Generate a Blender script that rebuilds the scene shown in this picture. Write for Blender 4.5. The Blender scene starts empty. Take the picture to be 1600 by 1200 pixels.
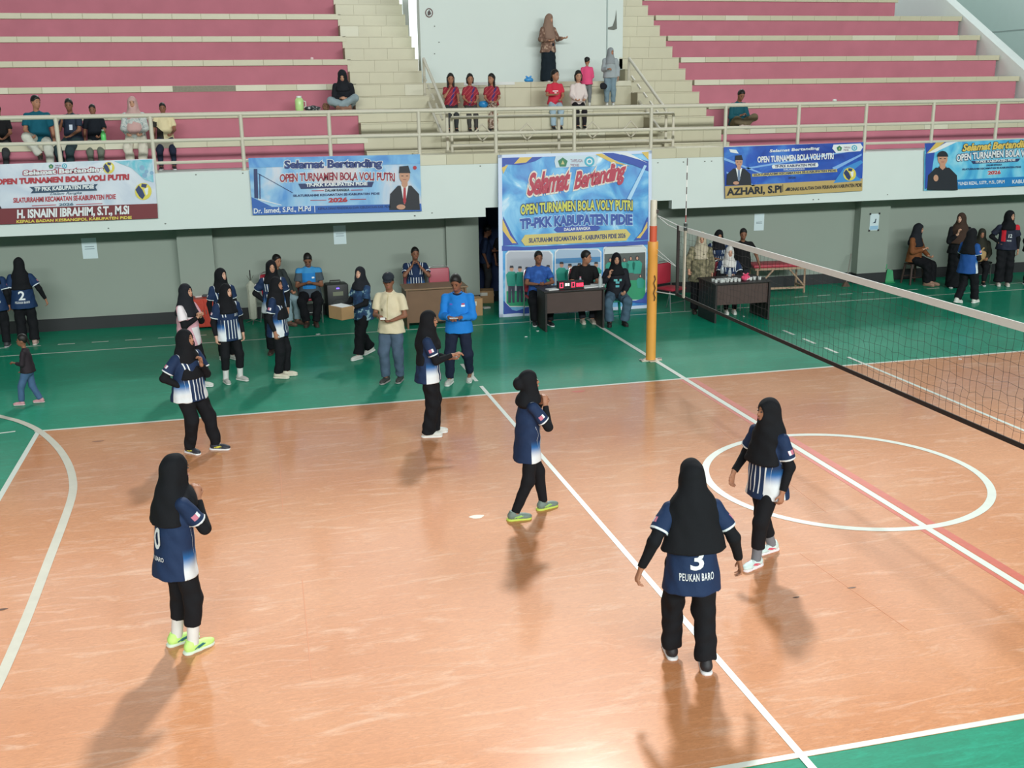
import bpy, bmesh, math, random
import numpy as np
from mathutils import Vector, Matrix
from mathutils.bvhtree import BVHTree
random.seed(7); RNG = np.random.default_rng(11)
scene = bpy.context.scene
COL = scene.collection
# ------------------------------------------------------------------ camera
CAM_LOC = np.array([-6.2014, -5.3483, 4.0999]); CAM_ROT = (1.307974, 0.014286, -0.246893); FPX = 1670.26
cam_d = bpy.data.cameras.new('camera'); cam = bpy.data.objects.new('camera', cam_d); COL.objects.link(cam)
cam.location = CAM_LOC; cam.rotation_euler = CAM_ROT
cam_d.sensor_fit = 'HORIZONTAL'; cam_d.sensor_width = 36.0; cam_d.lens = FPX / 1600 * 36.0
cam_d.clip_start = 0.05; cam_d.clip_end = 300
scene.camera = cam
# ------------------------------------------------------------------ world and lights
SKY_STRENGTH = 0.22
SUN_STRENGTH = 2.9
PANE_GLOW = 3.0
WINDOW_POWER = 15000
scene.view_settings.view_transform = 'Standard'; scene.view_settings.look = 'None'
scene.view_settings.gamma = 1.0; scene.view_settings.use_curve_mapping = False
scene.view_settings.exposure = 0.0
w = bpy.data.worlds.new('world'); scene.world = w; w.use_nodes = True
w.node_tree.nodes['Background'].inputs['Color'].default_value = (0.93, 1.0, 0.985, 1)
w.node_tree.nodes['Background'].inputs['Strength'].default_value = SKY_STRENGTH
sun_d = bpy.data.lights.new('daylight_over_stand', 'SUN'); sun_d.energy = SUN_STRENGTH; sun_d.angle = math.radians(4.0); sun_d.color = (0.97, 1.0, 0.98)
sun = bpy.data.objects.new('daylight_over_stand', sun_d); COL.objects.link(sun)
sun.location = (-8, 40, 30)
sun.rotation_euler = Vector((-0.27, -0.81, -0.735)).to_track_quat('-Z', 'Y').to_euler()
win_d = bpy.data.lights.new('opposite_window_light', 'AREA'); win_d.shape = 'RECTANGLE'; win_d.size = 44; win_d.size_y = 2.0; win_d.energy = WINDOW_POWER; win_d.color = (0.95, 1.0, 0.98)
win = bpy.data.objects.new('opposite_window_light', win_d); COL.objects.link(win)
win.location = (0, -26, 14.5); win.rotation_euler = Vector((0, 1, -0.3)).to_track_quat('-Z', 'Y').to_euler()

# ------------------------------------------------------------------ helpers
_R = np.array(cam.rotation_euler.to_matrix())
def ray(u, v): return _R @ np.array([(u - 800) / FPX, -(v - 600) / FPX, -1.0])
def gz(u, v, z=0.0):
    d = ray(u, v); return CAM_LOC + (z - CAM_LOC[2]) / d[2] * d
def gy(u, v, y):
    d = ray(u, v); return CAM_LOC + (y - CAM_LOC[1]) / d[1] * d
def gx(u, v, x):
    d = ray(u, v); return CAM_LOC + (x - CAM_LOC[0]) / d[0] * d
def gp(u, v, plane):
    p, n = plane; d = ray(u, v); return CAM_LOC + np.dot(p - CAM_LOC, n) / np.dot(d, n) * d
def lin(c):
    c = [x / 255 for x in c[:3]]
    return tuple([(x / 12.92 if x <= 0.04045 else ((x + 0.055) / 1.055) ** 2.4) for x in c] + [1.0])
MATS = {}
def mat(name, c, rough=0.6, spec=0.5, metal=0.0, var=0.0, scale=6.0, bump=0.0, emit=None, alpha=1.0, coat=0.0):
    if name in MATS: return MATS[name]
    m = bpy.data.materials.new(name); m.use_nodes = True; nt = m.node_tree; b = nt.nodes['Principled BSDF']
    b.inputs['Base Color'].default_value = lin(c); b.inputs['Roughness'].default_value = rough
    b.inputs['Specular IOR Level'].default_value = spec; b.inputs['Metallic'].default_value = metal
    b.inputs['Alpha'].default_value = alpha; b.inputs['Coat Weight'].default_value = coat
    if emit: b.inputs['Emission Color'].default_value = lin(emit[0]); b.inputs['Emission Strength'].default_value = emit[1]
    if var or bump:
        tc = nt.nodes.new('ShaderNodeTexCoord'); no = nt.nodes.new('ShaderNodeTexNoise')
        no.inputs['Scale'].default_value = scale; no.inputs['Detail'].default_value = 5
        nt.links.new(tc.outputs['Object'], no.inputs['Vector'])
        if var:
            mx = nt.nodes.new('ShaderNodeMix'); mx.data_type = 'RGBA'
            L = lin(c); mx.inputs[6].default_value = tuple(x * (1 - var) for x in L[:3]) + (1,); mx.inputs[7].default_value = tuple(min(1, x * (1 + var)) for x in L[:3]) + (1,)
            nt.links.new(no.outputs['Fac'], mx.inputs[0]); nt.links.new(mx.outputs[2], b.inputs['Base Color'])
        if bump:
            bp = nt.nodes.new('ShaderNodeBump'); bp.inputs['Strength'].default_value = bump; bp.inputs['Distance'].default_value = 0.02
            nt.links.new(no.outputs['Fac'], bp.inputs['Height']); nt.links.new(bp.outputs['Normal'], b.inputs['Normal'])
    MATS[name] = m; return m
def link(name, me, m=None, parent=None, loc=None, rotz=None):
    o = bpy.data.objects.new(name, me); COL.objects.link(o)
    if m is not None and me is not None and len(me.materials) == 0: me.materials.append(m)
    if parent is not None: o.parent = parent
    if loc is not None: o.location = loc
    if rotz is not None: o.rotation_euler = (0, 0, rotz)
    return o
def tag(o, label=None, cat=None, group=None, kind=None):
    if label: o['label'] = label
    if cat: o['category'] = cat
    if group: o['group'] = group
    if kind: o['kind'] = kind
    return o
def thing(name, label, cat, loc=(0, 0, 0), rotz=0.0, group=None, kind=None):
    o = bpy.data.objects.new(name, None); COL.objects.link(o); o.location = loc; o.rotation_euler = (0, 0, rotz); o.empty_display_size = 0.1
    return tag(o, label, cat, group, kind)
class MB:
    """collects simple solids into one mesh"""
    def __init__(s): s.v = []; s.f = []
    def add(s, v, f):
        n = len(s.v); s.v += [tuple(map(float, p)) for p in v]; s.f += [tuple(i + n for i in q) for q in f]; return s
    def box(s, lo, hi, bev=0.0):
        (x0, y0, z0), (x1, y1, z1) = lo, hi
        if bev <= 0:
            v = [(x0, y0, z0), (x1, y0, z0), (x1, y1, z0), (x0, y1, z0), (x0, y0, z1), (x1, y0, z1), (x1, y1, z1), (x0, y1, z1)]
            f = [(0, 3, 2, 1), (4, 5, 6, 7), (0, 1, 5, 4), (1, 2, 6, 5), (2, 3, 7, 6), (3, 0, 4, 7)]
            return s.add(v, f)
        bm = bmesh.new(); bmesh.ops.create_cube(bm, size=1)
        for q in bm.verts: q.co = Vector(((x0 + x1) / 2 + q.co.x * (x1 - x0), (y0 + y1) / 2 + q.co.y * (y1 - y0), (z0 + z1) / 2 + q.co.z * (z1 - z0)))
        bmesh.ops.bevel(bm, geom=bm.edges[:], offset=bev, segments=2, profile=0.5, affect='EDGES')
        bm.verts.index_update(); s.add([q.co[:] for q in bm.verts], [[q.index for q in f.verts] for f in bm.faces]); bm.free(); return s
    def tube(s, pts, r, n=8, cap=True, closed=False):
        pts = [Vector(p) for p in pts]; rs = r if isinstance(r, (list, tuple)) else [r] * len(pts)
        v = []; f = []; prev = None; N = len(pts)
        for i, p in enumerate(pts):
            if closed: t = (pts[(i + 1) % N] - pts[i - 1])
            else: t = (pts[min(i + 1, N - 1)] - pts[max(i - 1, 0)])
            t.normalize()
            if prev is None:
                a = Vector((0, 0, 1)) if abs(t.z) < 0.9 else Vector((1, 0, 0)); x = t.cross(a).normalized()
            else: x = (prev - t * prev.dot(t)).normalized()
            prev = x; y = t.cross(x)
            for k in range(n):
                a = 2 * math.pi * k / n; v.append(p + (x * math.cos(a) + y * math.sin(a)) * rs[i])
        for i in range(N if closed else N - 1):
            for k in range(n):
                a = i * n + k; b = i * n + (k + 1) % n; j = (i + 1) % N; f.append((a, b, j * n + (k + 1) % n, j * n + k))
        if cap and not closed: f.append(tuple(range(n - 1, -1, -1))); f.append(tuple((N - 1) * n + k for k in range(n)))
        return s.add(v, f)
    def lathe(s, prof, c=(0, 0, 0), n=20):
        v = []; f = []
        for r, z in prof:
            for k in range(n): a = 2 * math.pi * k / n; v.append((c[0] + r * math.cos(a), c[1] + r * math.sin(a), c[2] + z))
        for i in range(len(prof) - 1):
            for k in range(n): a = i * n + k; b = i * n + (k + 1) % n; f.append((a, b, b + n, a + n))
        f.append(tuple(range(n - 1, -1, -1))); f.append(tuple((len(prof) - 1) * n + k for k in range(n)))
        return s.add(v, f)
    def poly(s, pts): return s.add(pts, [tuple(range(len(pts)))])
    def prism(s, pts, off):
        n = len(pts); o = np.array(off); a = [np.array(p) for p in pts]
        return s.add(a + [p + o for p in a], [tuple(range(n)), tuple(range(2 * n - 1, n - 1, -1))] + [(i, i + n, (i + 1) % n + n, (i + 1) % n) for i in range(n)])
    def mesh(s, name, smooth=False):
        me = bpy.data.meshes.new(name); me.from_pydata(s.v, [], s.f); me.update()
        bm = bmesh.new(); bm.from_mesh(me); bmesh.ops.recalc_face_normals(bm, faces=bm.faces[:]); bm.to_mesh(me); bm.free()
        if smooth:
            me.polygons.foreach_set('use_smooth', [True] * len(me.polygons))
            try: me.set_sharp_from_angle(angle=math.radians(40))
            except Exception: pass
        return me
    def obj(s, name, m, parent=None, smooth=False, **k): return link(name, s.mesh(name, smooth), m, parent, **k)
def struct(o): o['kind'] = 'structure'; return o

# ------------------------------------------------------------------ floor materials
def floor_mat(name, base, dark, light, rough, sc, coat):
    m = bpy.data.materials.new(name); m.use_nodes = True; nt = m.node_tree; b = nt.nodes['Principled BSDF']; N = nt.nodes.new; Lk = nt.links.new
    tc = N('ShaderNodeTexCoord')
    n1 = N('ShaderNodeTexNoise'); n1.inputs['Scale'].default_value = 0.7; n1.inputs['Detail'].default_value = 6; Lk(tc.outputs['Object'], n1.inputs['Vector'])
    mp = N('ShaderNodeMapping'); mp.inputs['Scale'].default_value = (1.2, 5, 1); mp.inputs['Rotation'].default_value = (0, 0, 0.25); Lk(tc.outputs['Object'], mp.inputs['Vector'])
    n2 = N('ShaderNodeTexNoise'); n2.inputs['Scale'].default_value = sc; n2.inputs['Detail'].default_value = 8; n2.inputs['Roughness'].default_value = 0.7; n2.inputs['Distortion'].default_value = 1.2; Lk(mp.outputs['Vector'], n2.inputs['Vector'])
    r1 = N('ShaderNodeValToRGB'); r1.color_ramp.elements[0].position = 0.35; r1.color_ramp.elements[1].position = 0.7; r1.color_ramp.elements[0].color = lin(dark); r1.color_ramp.elements[1].color = lin(base); Lk(n1.outputs['Fac'], r1.inputs['Fac'])
    r2 = N('ShaderNodeValToRGB'); r2.color_ramp.elements[0].position = 0.52; r2.color_ramp.elements[1].position = 0.74; Lk(n2.outputs['Fac'], r2.inputs['Fac'])
    mx = N('ShaderNodeMix'); mx.data_type = 'RGBA'; Lk(r2.outputs['Color'], mx.inputs[0]); Lk(r1.outputs['Color'], mx.inputs[6]); mx.inputs[7].default_value = lin(light)
    mp3 = N('ShaderNodeMapping'); mp3.inputs['Scale'].default_value = (2.2, 7, 1); mp3.inputs['Rotation'].default_value = (0, 0, -0.15); Lk(tc.outputs['Object'], mp3.inputs['Vector'])
    n3 = N('ShaderNodeTexNoise'); n3.inputs['Scale'].default_value = 4.5; n3.inputs['Detail'].default_value = 9; n3.inputs['Roughness'].default_value = 0.75; n3.inputs['Distortion'].default_value = 2.0; Lk(mp3.outputs['Vector'], n3.inputs['Vector'])
    r3 = N('ShaderNodeValToRGB'); r3.color_ramp.elements[0].position = 0.3; r3.color_ramp.elements[1].position = 0.72; r3.color_ramp.elements[0].color = (0.80, 0.78, 0.76, 1); r3.color_ramp.elements[1].color = (1.16, 1.18, 1.2, 1); Lk(n3.outputs['Fac'], r3.inputs['Fac'])
    m3 = N('ShaderNodeMix'); m3.data_type = 'RGBA'; m3.blend_type = 'MULTIPLY'; m3.inputs[0].default_value = 1.0; Lk(mx.outputs[2], m3.inputs[6]); Lk(r3.outputs['Color'], m3.inputs[7])
    Lk(m3.outputs[2], b.inputs['Base Color'])
    mr = N('ShaderNodeMapRange'); mr.inputs['To Min'].default_value = rough - 0.05; mr.inputs['To Max'].default_value = rough + 0.08; Lk(n2.outputs['Fac'], mr.inputs['Value']); Lk(mr.outputs['Result'], b.inputs['Roughness'])
    bp = N('ShaderNodeBump'); bp.inputs['Strength'].default_value = 0.03; bp.inputs['Distance'].default_value = 0.02; Lk(n1.outputs['Fac'], bp.inputs['Height']); Lk(bp.outputs['Normal'], b.inputs['Normal'])
    b.inputs['Specular IOR Level'].default_value = 0.22
    b.inputs['Coat Weight'].default_value = coat; b.inputs['Coat Roughness'].default_value = 0.13; b.inputs['Coat IOR'].default_value = 1.5
    return m
M_GREEN = floor_mat('green_court_paint', (0, 146, 112), (0, 132, 100), (20, 156, 124), 0.55, 1.6, 0.25)
M_ORANGE = floor_mat('orange_court_paint', (207, 143, 98), (199, 130, 82), (220, 172, 140), 0.60, 1.1, 0.6)
M_LINE = mat('white_line_paint', (214, 220, 210), 0.4, var=0.08, scale=9)
M_RED = mat('red_line_paint', (196, 92, 70), 0.45, var=0.2, scale=12)
M_WHITE = mat('white_plaster', (214, 224, 220), 0.75, var=0.03, scale=1.5)
M_GREY = mat('grey_wall_paint', (146, 156, 146), 0.85, var=0.04, scale=0.8)
M_BASE = mat('charcoal_base_paint', (44, 46, 48), 0.7, var=0.1, scale=3)
M_CREAM = mat('cream_tile', (198, 192, 166), 0.35, var=0.05, scale=4)
M_CREAM2 = mat('pale_cream_tile', (210, 206, 184), 0.35, var=0.04, scale=4)
M_GROUT = mat('tile_grout', (166, 158, 134), 0.9)
M_PINK = mat('pink_concrete_paint', (188, 112, 128), 0.8, var=0.14, scale=2.2)
M_CONC = mat('bare_concrete', (140, 134, 120), 0.95, var=0.25, scale=25)
M_RAIL = mat('cream_rail_paint', (206, 200, 182), 0.4, var=0.05, scale=8)
# ------------------------------------------------------------------ floor
YW = 15.65; YF = 14.70
floor = struct(MB().box((-17, -9, -0.1), (17, YW + 0.3, 0)).obj('floor', M_GREEN))
MB().box((-9, 0, 0.0), (9, 9, 0.003)).obj('court_surface', M_ORANGE, floor)
LN = 0
def strip(pts, wd, m=M_LINE, z=0.0035, name='court_line', closed=False):
    v = []; f = []; P = [np.array(p[:2], float) for p in pts]; n = len(P)
    for i, p in enumerate(P):
        a = P[i - 1] if (i > 0 or closed) else P[i]; b = P[(i + 1) % n] if (i < n - 1 or closed) else P[i]
        t = b - a; t = t / np.hypot(*t); nn = np.array([-t[1], t[0]]) * wd / 2
        v += [(*(p + nn), z), (*(p - nn), z), (*(p + nn), z + 0.0012), (*(p - nn), z + 0.0012)]
    for i in range(n if closed else n - 1):
        a = 4 * i; b = 4 * ((i + 1) % n); f += [(a + 2, a + 3, b + 3, b + 2), (a, a + 2, b + 2, b), (a + 1, b + 1, b + 3, a + 3)]
    return MB().add(v, f).obj(name, m, floor)
strip([(-9.025, 8.975), (9.025, 8.975)], 0.05); strip([(-9.025, 0.025), (9.025, 0.025)], 0.05)
strip([(-8.975, 0), (-8.975, 9)], 0.06); strip([(8.975, 0), (8.975, 9)], 0.06)
strip([(0.10, 0), (0.10, 9)], 0.10, M_RED, 0.0033); strip([(-0.07, 0), (-0.07, 9)], 0.05, M_RED, 0.0033)
strip([(0, -0.2), (0, 13.62)], 0.075, z=0.0040)
for x in (-3, 3):
    strip([(x, -0.35), (x, 9.45)], 0.055, z=0.0045)
    for k in range(3):
        for s in (1, -1):
            y = 9.75 + 0.72 * k if s > 0 else -0.75 - 0.72 * k; strip([(x, y), (x, y + 0.4 * s)], 0.055, z=0.001)
strip([(1.5 * math.cos(a), 4.55 + 1.5 * math.sin(a)) for a in np.linspace(0, 2 * math.pi, 97)[:-1]], 0.085, z=0.0050, closed=True)
strip([(-17, 13.72), (17, 13.72)], 0.035, z=0.001)
for k in range(9): strip([(-11.2 + 0.56 * k, 14.4), (-10.92 + 0.56 * k, 14.4)], 0.035, z=0.001)
for k in range(16): strip([(4.75 + 0.52 * k, 14.42), (5.05 + 0.52 * k, 14.42)], 0.035, z=0.001)
arc = [gz(*q) for q in [(-70, 632), (0, 651), (30, 659), (60, 673), (88, 697), (106, 724), (114, 752), (112, 778), (98, 820), (78, 872), (56, 930), (34, 985), (0, 1062), (-45, 1150)]]
P0 = np.array([a[:2] for a in arc]); tt = np.linspace(0, len(P0) - 1, 70)
def cr(P, t):
    i = min(int(t), len(P) - 2); f = t - i; a, b, c, d = P[max(i - 1, 0)], P[i], P[i + 1], P[min(i + 2, len(P) - 1)]
    return 0.5 * (2 * b + (c - a) * f + (2 * a - 5 * b + 4 * c - d) * f * f + (3 * b - a - 3 * c + d) * f ** 3)
strip([cr(P0, t) for t in tt], 0.085, mat('worn_line_paint', (204, 200, 184), 0.45, var=0.12, scale=7), z=0.0055)
a, b = gz(0, 677), gz(24, 674); strip([a - (b - a) * 2, b], 0.04, z=0.001)
# worn marks on the court paint
for (u, v, rx, ry, c) in [(904, 612, 0.10, 0.05, (196, 92, 70)), (745, 808, 0.075, 0.05, (226, 214, 196)), (153, 690, 0.07, 0.03, (150, 98, 66)), (1244, 934, 0.03, 0.012, (86, 66, 56)), (1331, 919, 0.04, 0.012, (96, 66, 50)), (2, 953, 0.05, 0.02, (90, 60, 44))]:
    p = gz(u, v); MB().poly([(p[0] + rx * math.cos(t) * (1 + .2 * math.sin(3 * t)), p[1] + ry * math.sin(t), 0.0046) for t in np.linspace(0, 6.283, 15)[:-1]]).obj('paint_mark', mat('mark_%d' % u, c, 0.6), floor)
# faint joints of the court boards
M_SEAM = mat('board_joint', (200, 124, 72), 0.5)
for u, v, u2, v2 in [(436, 700, 442, 800), (472, 905, 487, 1062), (1105, 655, 1290, 800), (1250, 865, 1420, 985)]:
    strip([gz(u, v), gz(u2, v2)], 0.008, M_SEAM, 0.0032, 'board_joint')

# ------------------------------------------------------------------ lower wall
DX0, DX1 = -1.66, 1.55
wall = thing('wall_back', None, None, kind='structure')
for x0, x1 in ((-17, DX0), (DX1, 17)):
    MB().box((x0, YW, 0.23), (x1, YW + 0.3, 2.6)).obj('wall_panel', M_GREY, wall)
    struct(MB().box((x0, YW - 0.015, 0), (x1, YW + 0.3, 0.23)).obj('baseboard_back', M_BASE))
for x0, x1, d in ((-7.42, -6.78, 0.22), (-2.32, DX0, 0.10), (6.78, 7.50, 0.24), (12.3, 13.0, 0.24), (-12.9, -12.2, .22), (DX1, DX1 + .1, .1)):
    MB().box((x0, YW - d, 0.23), (x1, YW, 2.6)).obj('wall_pillar', M_GREY, wall)
    MB().box((x0 - 0.005, YW - d - 0.012, 0), (x1 + 0.005, YW - 0.02, 0.23)).obj('pillar_base', M_BASE, wall)
# doorway behind the large banner with blue door leaves
M_NAVY = mat('navy_door_paint', (30, 52, 96), 0.55, var=0.1, scale=3)
door = thing('door_1', None, None, kind='structure')
MB().box((DX0 - 0.3, YW + 1.5, 0), (DX1 + .3, YW + 1.6, 2.8)).obj('passage_wall', M_NAVY, door)
MB().box((DX0 - 0.06, YW + .3, 0), (DX0, YW + 1.5, 2.8)).obj('passage_side', M_NAVY, door); MB().box((DX1, YW + .3, 0), (DX1 + .06, YW + 1.5, 2.8)).obj('passage_side', M_GREY, door)
MB().box((DX0 - 0.05, YW + .3, -0.1), (DX1 + .05, YW + 1.6, 0.0)).obj('passage_floor', mat('dark_passage_floor', (40, 70, 64), .5), door)
MB().box((DX0 - 0.05, YF + .2, 2.06), (DX1 + .05, YW + 1.6, 2.2)).obj('lintel', M_GREY, door)
for k in range(3): MB().box((DX0 + 0.05 + 0.5 * k, YW + 1.46, 0.05), (DX0 + 0.5 + 0.5 * k, YW + 1.5, 2.0)).obj('door_panel', M_NAVY, door)
# balcony fascia and slab
fas = thing('wall_balcony', None, None, kind='structure')
MB().box((-17, YF, 1.89), (-1.70, YF + 0.16, 2.88)).obj('fascia', M_WHITE, fas)
MB().box((-1.70, YF, 2.06), (2.10, YF + 0.16, 2.88)).obj('fascia', M_WHITE, fas)
MB().box((2.10, YF, 1.89), (17, YF + 0.16, 2.88)).obj('fascia', M_WHITE, fas)
MB().box((-17, YF + 0.16, 2.55), (17, YW + 0.6, 2.86)).obj('slab', M_WHITE, fas)
for k in range(26):
    u = random.uniform(30, 1580); x, z = gy(u, 300, YF)[0], random.choice([2.8, 2.84, 2.0, 1.96, 2.3])
    MB().poly([(x + .018 * math.cos(t) * random.uniform(.6, 1.3), YF - .002, z + .012 * math.sin(t)) for t in np.linspace(0, 6.283, 8)[:-1]]).obj('paint_chip', mat('chip_grey', (112, 116, 110), .9), fas)
# raised kerb of cream tiles before the aisles and the middle block
for i in range(12):
    x0 = -2.94 + 0.51 * i; MB().box((x0 + .003, YF - 0.006, 2.885), (x0 + 0.507, YF + 0.7, 3.07)).obj('kerb_tile', M_CREAM if i % 4 else M_CREAM2, fas)
MB().box((-2.93, YF + .004, 2.87), (3.17, YF + 1.0, 3.062)).obj('kerb_core', M_GROUT, fas)

# ------------------------------------------------------------------ grandstand
Y0, RUN, Z0, RISE = 16.0, 0.8, 3.375, 0.51
stand = thing('grandstand', None, None, kind='structure'); pass
tile_cache = {}
def box_mesh(key, sx, sy, sz, bev=0.004):
    if key not in tile_cache: tile_cache[key] = MB().box((0, 0, 0), (sx, sy, sz), bev).mesh('tile')
    return tile_cache[key]
def tile(key, size, loc, m, name='tile'):
    o = link(name, box_mesh((key, m.name), *size), m, stand, loc=loc); return o
def seat_rows(x0, x1, rows, missing=(), pale=()):
    for k in range(rows):
        y = Y0 + RUN * k; z = Z0 + RISE * k; X1 = x1 if (x1 < 5 or k < 6) else 10.75
        MB().box((x0, y + 0.035, z - RISE), (X1, y + RUN + 0.06, z - 0.115)).obj('riser', M_PINK, stand)
        nx = x0 + (0.05 if x0 > 0 else -0.0); ex = X1 + (0.08 if x0 < 0 else 0.06)
        MB().box((nx, y + 0.012, z - 0.115), (ex, y + RUN + 0.05, z)).obj('seat_slab', M_CONC if False else M_CREAM, stand)
        if k < 7:
            n = int(round((ex - nx) / 0.6)); wd = (ex - nx) / n
            for i in range(n):
                if (k, i) in missing:
                    MB().box((nx + i * wd, y + 0.004, z - 0.11), (nx + (i + 1) * wd, y + .013, z - 0.004)).obj('bare_patch', M_CONC, stand); continue
                tile(('n', round(wd, 4)), (wd - 0.004, 0.02, 0.115), (nx + i * wd + .002, y - 0.004, z - 0.113), M_CREAM2 if (k, i) in pale or random.random() < .08 else M_CREAM)
LX0, LX1, RX0, RX1 = -14.6, -3.80, 3.72, 12.12
nl = int(round((LX1 + .08 - LX0) / .6)); wl = (LX1 + .08 - LX0) / nl
def li(x): return int((x - LX0) / wl)
seat_rows(LX0, LX1, 9, missing={(2, li(-6.75)), (2, li(-6.75) - 0), (0, li(-7.55)), (2, li(-6.3))}, pale={(2, li(-7.3)), (0, li(-8.3)), (2, li(-5.7))})
seat_rows(RX0, RX1, 9, pale={(3, 0), (4, 9), (3, 10)})
def aisle(x0, x1):
    n = 3; wd = (x1 - x0) / n
    for j in range(17):
        y = 15.6 + 0.4 * j; z = 2.865 + 0.255 * (j + 1)
        MB().box((x0, y + .01, z - 0.27), (x1, y + 0.5, z - 0.012)).obj('step_core', M_GROUT, stand)
        MB().box((x0, y - .004, z - 0.018), (x1, y + 0.42, z)).obj('step_tread', M_CREAM, stand)
        sh = 0.17 * (j % 2)
        xs = [x0] + [x0 + sh + wd * (i + 1) - .1 for i in range(n - 1)] + [x1]
        for a, b in zip(xs[:-1], xs[1:]):
            MB().box((a + .002, y, z - 0.245), (b - .002, y + .02, z - 0.023)).obj('tile', M_CREAM if random.random() > .04 else M_CREAM2, stand)
aisle(-3.80, -2.28); aisle(2.28, 3.72)
# middle block: three broad tiers and the white wall behind them
for y, z, y1 in ((15.75, 2.865 + .255, 16.2), (16.0, 3.375, 17.0), (16.8, 3.885, 17.8), (17.6, 4.395, 18.7)):
    MB().box((-2.28, y + .01, z - 0.6), (2.28, y1, z - .01)).obj('tier_core', M_GROUT, stand)
    n = 8; wd = 4.56 / n
    for i in range(n):
        tile(('t', round(z, 2)), (wd - .004, 0.02, min(.39, z - 2.9)), (-2.28 + i * wd + .002, y + .002, z - 0.115 - min(.39, z - 2.9)), M_CREAM)
        tile(('tn', 1), (wd - .004, y1 - y, 0.11), (-2.28 + i * wd + .002, y - 0.018, z - 0.11), M_CREAM if random.random() > .1 else M_CREAM2)
blk = thing('wall_middle', None, None, kind='structure')
MB().box((-2.22, 18.4, 4.39), (2.36, 18.75, 7.6)).obj('wall_block', M_WHITE, blk)
for a, b, c, d in ((-1.95, 6.16, 2.0, 6.185), (1.97, 4.4, 2.0, 6.17)): MB().box((a, 18.385, b), (c, 18.402, d)).obj('panel_joint', mat('joint_grey', (168, 182, 180), .8), blk)  # panel joints in one even grey
MB().box((-1.95, 18.39, 6.2), (2.0, 18.42, 6.5)).obj('panel_strip', M_WHITE, blk)
p = [(948, 15), (962, 14), (964, 38), (960, 46), (949, 47), (948, 44), (957, 42), (960, 28), (955, 30)]
MB().poly([gy(u, v, 18.39) for u, v in [(963, 15), (964, 45), (959, 47), (950, 46), (949, 43), (957, 41), (961, 30)]]).obj('paint_chip', mat('chip_grey', (112, 116, 110), .9), blk)
for u, v in [(679, 41), (679, 84), (686, 66)]:
    q = gy(u, v, 18.39); MB().poly([(q[0] + .015 * math.cos(t), 18.39, q[2] + .012 * math.sin(t)) for t in np.linspace(0, 6.283, 8)[:-1]]).obj('paint_chip', MATS['chip_grey'], blk)
q = gy(670.5, 20, 18.385)
MB().tube([(q[0] + .075 * math.cos(t), 18.385, q[2] + .085 * math.sin(t)) for t in np.linspace(0, 6.283, 25)[:-1]], .009, 6, closed=True).obj('stencil_ring', mat('stencil_maroon', (104, 62, 62), .7), blk)
MB().poly([(q[0] - .03, 18.384, q[2] - .05), (q[0] + .0, 18.384, q[2] - .05), (q[0] + .045, 18.384, q[2] - .02), (q[0] + .01, 18.384, q[2] + .06), (q[0] - .03, 18.384, q[2] + .02)]).obj('stencil_mark', mat('stencil_dark', (90, 80, 80), .7), blk)
# right end: sloped white parapet and side wall
par = thing('wall_parapet', None, None, kind='structure')
a = gx(1600, 102, 12.35); b = gx(1486, 0, 12.35); sl = (b[2] - a[2]) / (b[1] - a[1])
top = lambda y: a[2] + sl * (y - a[1])
prof = [(12.2, 15.2, 2.86), (12.2, 25, 2.86), (12.2, 25, top(25)), (12.2, 15.2, max(3.2, top(15.2)))]
MB().prism(prof, (0.3, 0, 0)).obj('parapet', mat('bright_plaster', (236, 244, 242), .7, var=.02), par)
sw = struct(MB().box((14.2, 14.7, 2.0), (14.4, 27, 10)).obj('wall_right', mat('pale_teal_plaster', (206, 224, 220), .8, var=.02)))
MB().box((14.19, 14.7, 5.6), (14.2, 27, 5.63)).obj('wall_joint', MATS['joint_grey'], sw)
back = thing('wall_rear', None, None, kind='structure')
for x in (10.95, 12.5, -9, -5, 5): MB().box((x, 23.6, 4), (x + .55, 24.1, 9.2)).obj('column', M_WHITE, back)

# daylit windows above the last row
rw = thing('window_1', None, None, kind='structure')
M_PANE = bpy.data.materials.new('daylit_window_glass'); M_PANE.use_nodes = True; nt = M_PANE.node_tree; nt.nodes.clear()
e_ = nt.nodes.new('ShaderNodeEmission'); e_.inputs['Color'].default_value = (0.93, 1.0, 0.99, 1); e_.inputs['Strength'].default_value = PANE_GLOW
t_ = nt.nodes.new('ShaderNodeBsdfTransparent'); m_ = nt.nodes.new('ShaderNodeMixShader'); m_.inputs[0].default_value = 0.6; o_ = nt.nodes.new('ShaderNodeOutputMaterial')
nt.links.new(t_.outputs[0], m_.inputs[1]); nt.links.new(e_.outputs[0], m_.inputs[2]); nt.links.new(m_.outputs[0], o_.inputs['Surface'])
for i in range(13):
    x = -19.5 + 3.0 * i
    MB().box((x - .08, 24.9, 7.0), (x + .08, 25.1, 17.2)).obj('mullion', M_WHITE, rw)
    for k in range(4): z = 7.25 + 2.5 * k; MB().poly([(x + .08, 25, z), (x + 2.92, 25, z), (x + 2.92, 25, z + 2.42), (x + .08, 25, z + 2.42)]).obj('pane', M_PANE, rw)
for k in range(5): MB().box((-20, 24.92, 7.17 + 2.5 * k), (20, 25.08, 7.25 + 2.5 * k)).obj('transom', M_WHITE, rw)
MB().box((-20, 24.9, 6.0), (-4.5, 25.1, 7.17)).obj('sill_wall', M_WHITE, rw); MB().box((4.5, 24.9, 6.0), (20, 25.1, 7.17)).obj('sill_wall', M_WHITE, rw)
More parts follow.
